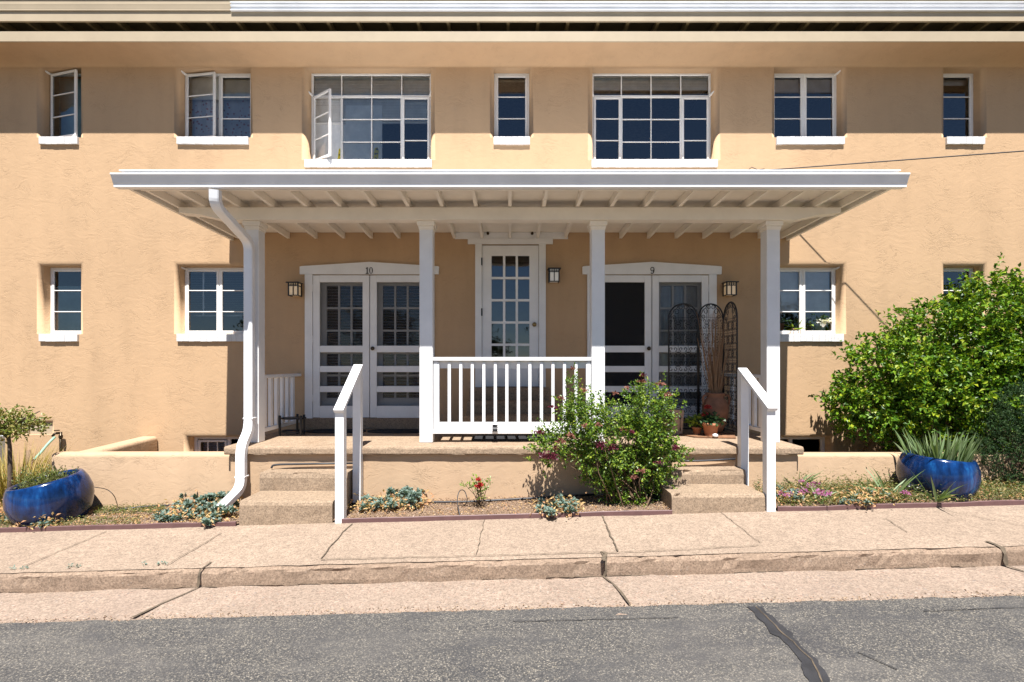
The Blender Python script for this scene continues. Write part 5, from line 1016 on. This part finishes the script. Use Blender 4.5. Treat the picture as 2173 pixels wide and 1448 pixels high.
scatter_stuff("leaf_litter", 1900, (1600, 2300), (0, .9), .038, .016, 'dried', 6, "dry straw coloured leaves among the right bed", "leaf litter", .05, 1.1)
scatter_stuff("ground_cover", 1500, (200, 350), (.55, 1), .026, .011, 'cover', 7, "low yellow green ground cover under the left low wall", "ground cover", .02, 1.2)
scatter_stuff("ground_cover", 1700, (-100, 300), (0, .35), .026, .011, 'cover', 9, "low green ground cover around the tilted pot", "ground cover", .02, 1.2)
r_ = np.random.RandomState(8); m = MB()
for px, py in [(1668,1068), (1690,1062), (1700,1056), (1712,1064), (1718,1050), (1735,1062), (1742,1066), (1725,1044), (1702,1040), (1758,1068), (1925,1066)]:
    for j in range(2): p = B_(px+r_.normal(0, 5), py+r_.normal(0, 2), .085); m.leaves(*tuft(26, tuple(p), .024, .032, .012, .5, px+j))
tag(m.build("pink_flowers", M['pink']), "bright pink daisy flowers over the right bed beside the handrail", "flowers", None, "stuff")
m = MB()
for px, py in [(1940,1048), (1950,1045), (1962,1050), (1935,1052), (1975,1050), (1985,1048), (1955,1056)]: m.leaves(*tuft(16, tuple(B_(px, py, .10)), .024, .026, .016, .5, px))
tag(m.build("white_flowers", M['whitepetal']), "tiny white flowers in front of the right blue pot", "flowers", None, "stuff")
m = MB(); r2 = random.Random(4)
for px, py in ((30,1206),(52,1206),(150,1203),(165,1202),(306,1198),(340,1197),(350,1196)):
    p = G(px, py, .004); m.leaves(*tuft(12, tuple(p), .02, .02, .011, .5, px))
tag(m.build("weeds", M['spurge']), "tiny weeds growing in the sidewalk joint at the left", "weeds", None, "stuff")
# utility box and leaning board at the left edge
x, y, z = X(-5, 6.7), 6.75-D, .1; t = thing("utility_box", (x, y, z), "pale grey metal utility box with a dark window behind the small tree", "utility box"); zt = Z(916, 6.6)
m = MB(); m.box((x-.50, y-.10, zs(x)-.2), (x-.12, y+.22, zt-.05), .05); m.prism([(x-.48, zt-.06), (x-.15, zt-.06), (x-.20, zt), (x-.44, zt)], y-.07, y+.2); m.build("cabinet", M['greybox'], t)
m = MB(); m.box((x-.45, y-.106, Z(957, 6.6)), (x-.20, y-.101, Z(934, 6.6))); m.build("window_panel", M['black'], t)
m = MB(); q = [P(50, 985, 6.6), P(69, 985, 6.6), P(62, 955, 6.7), P(52, 958, 6.7)]; m.add(q+[p+Vector((0, .03, 0)) for p in q], [(0,1,2,3),(7,6,5,4),(0,4,5,1),(1,5,6,2),(2,6,7,3),(3,7,4,0)]); tag(m.build("wooden_board", M['wood'], None, q[0]), "weathered brown board standing behind the yellow grass", "board")
# ------------------------------------------------------------------ trees across the street (seen mirrored in the door glass)
for i, (x, y, h, lab) in enumerate(((-9, -27, 6.5, "leafy street tree across the road, far left"), (-3, -33, 5.5, "lower leafy tree across the road, left of centre"), (4, -29, 7.0, "tall leafy tree across the road, right of centre"), (11, -31, 6.0, "leafy tree across the road, far right"), (-18, -30, 7, "tall leafy tree across the road beyond the left corner"), (19, -30, 7, "tall leafy tree across the road beyond the right corner"))):
    t = thing("street_tree", (x, y, zs(x)-.5), lab, "tree"); m = MB(); m.tube([(x, y, zs(x)-.7), (x+.1, y, h*.3), (x, y, h*.6)], [.25, .2, .1], 8); m.build("trunk", M['trunk'], t)
    rs = random.Random(i); lob = [((x+rs.uniform(-1.6, 1.6), y+rs.uniform(-1, 1), h*rs.uniform(.45, .82)), (rs.uniform(1, 1.9), rs.uniform(1, 1.6), rs.uniform(.8, 1.4))) for _ in range(6)]
    m = MB(); shrub_leaves(m, lob, 420, 6, .30, .20, .5, 40+i, .6, .3); m.build("crown", M['far'], t)
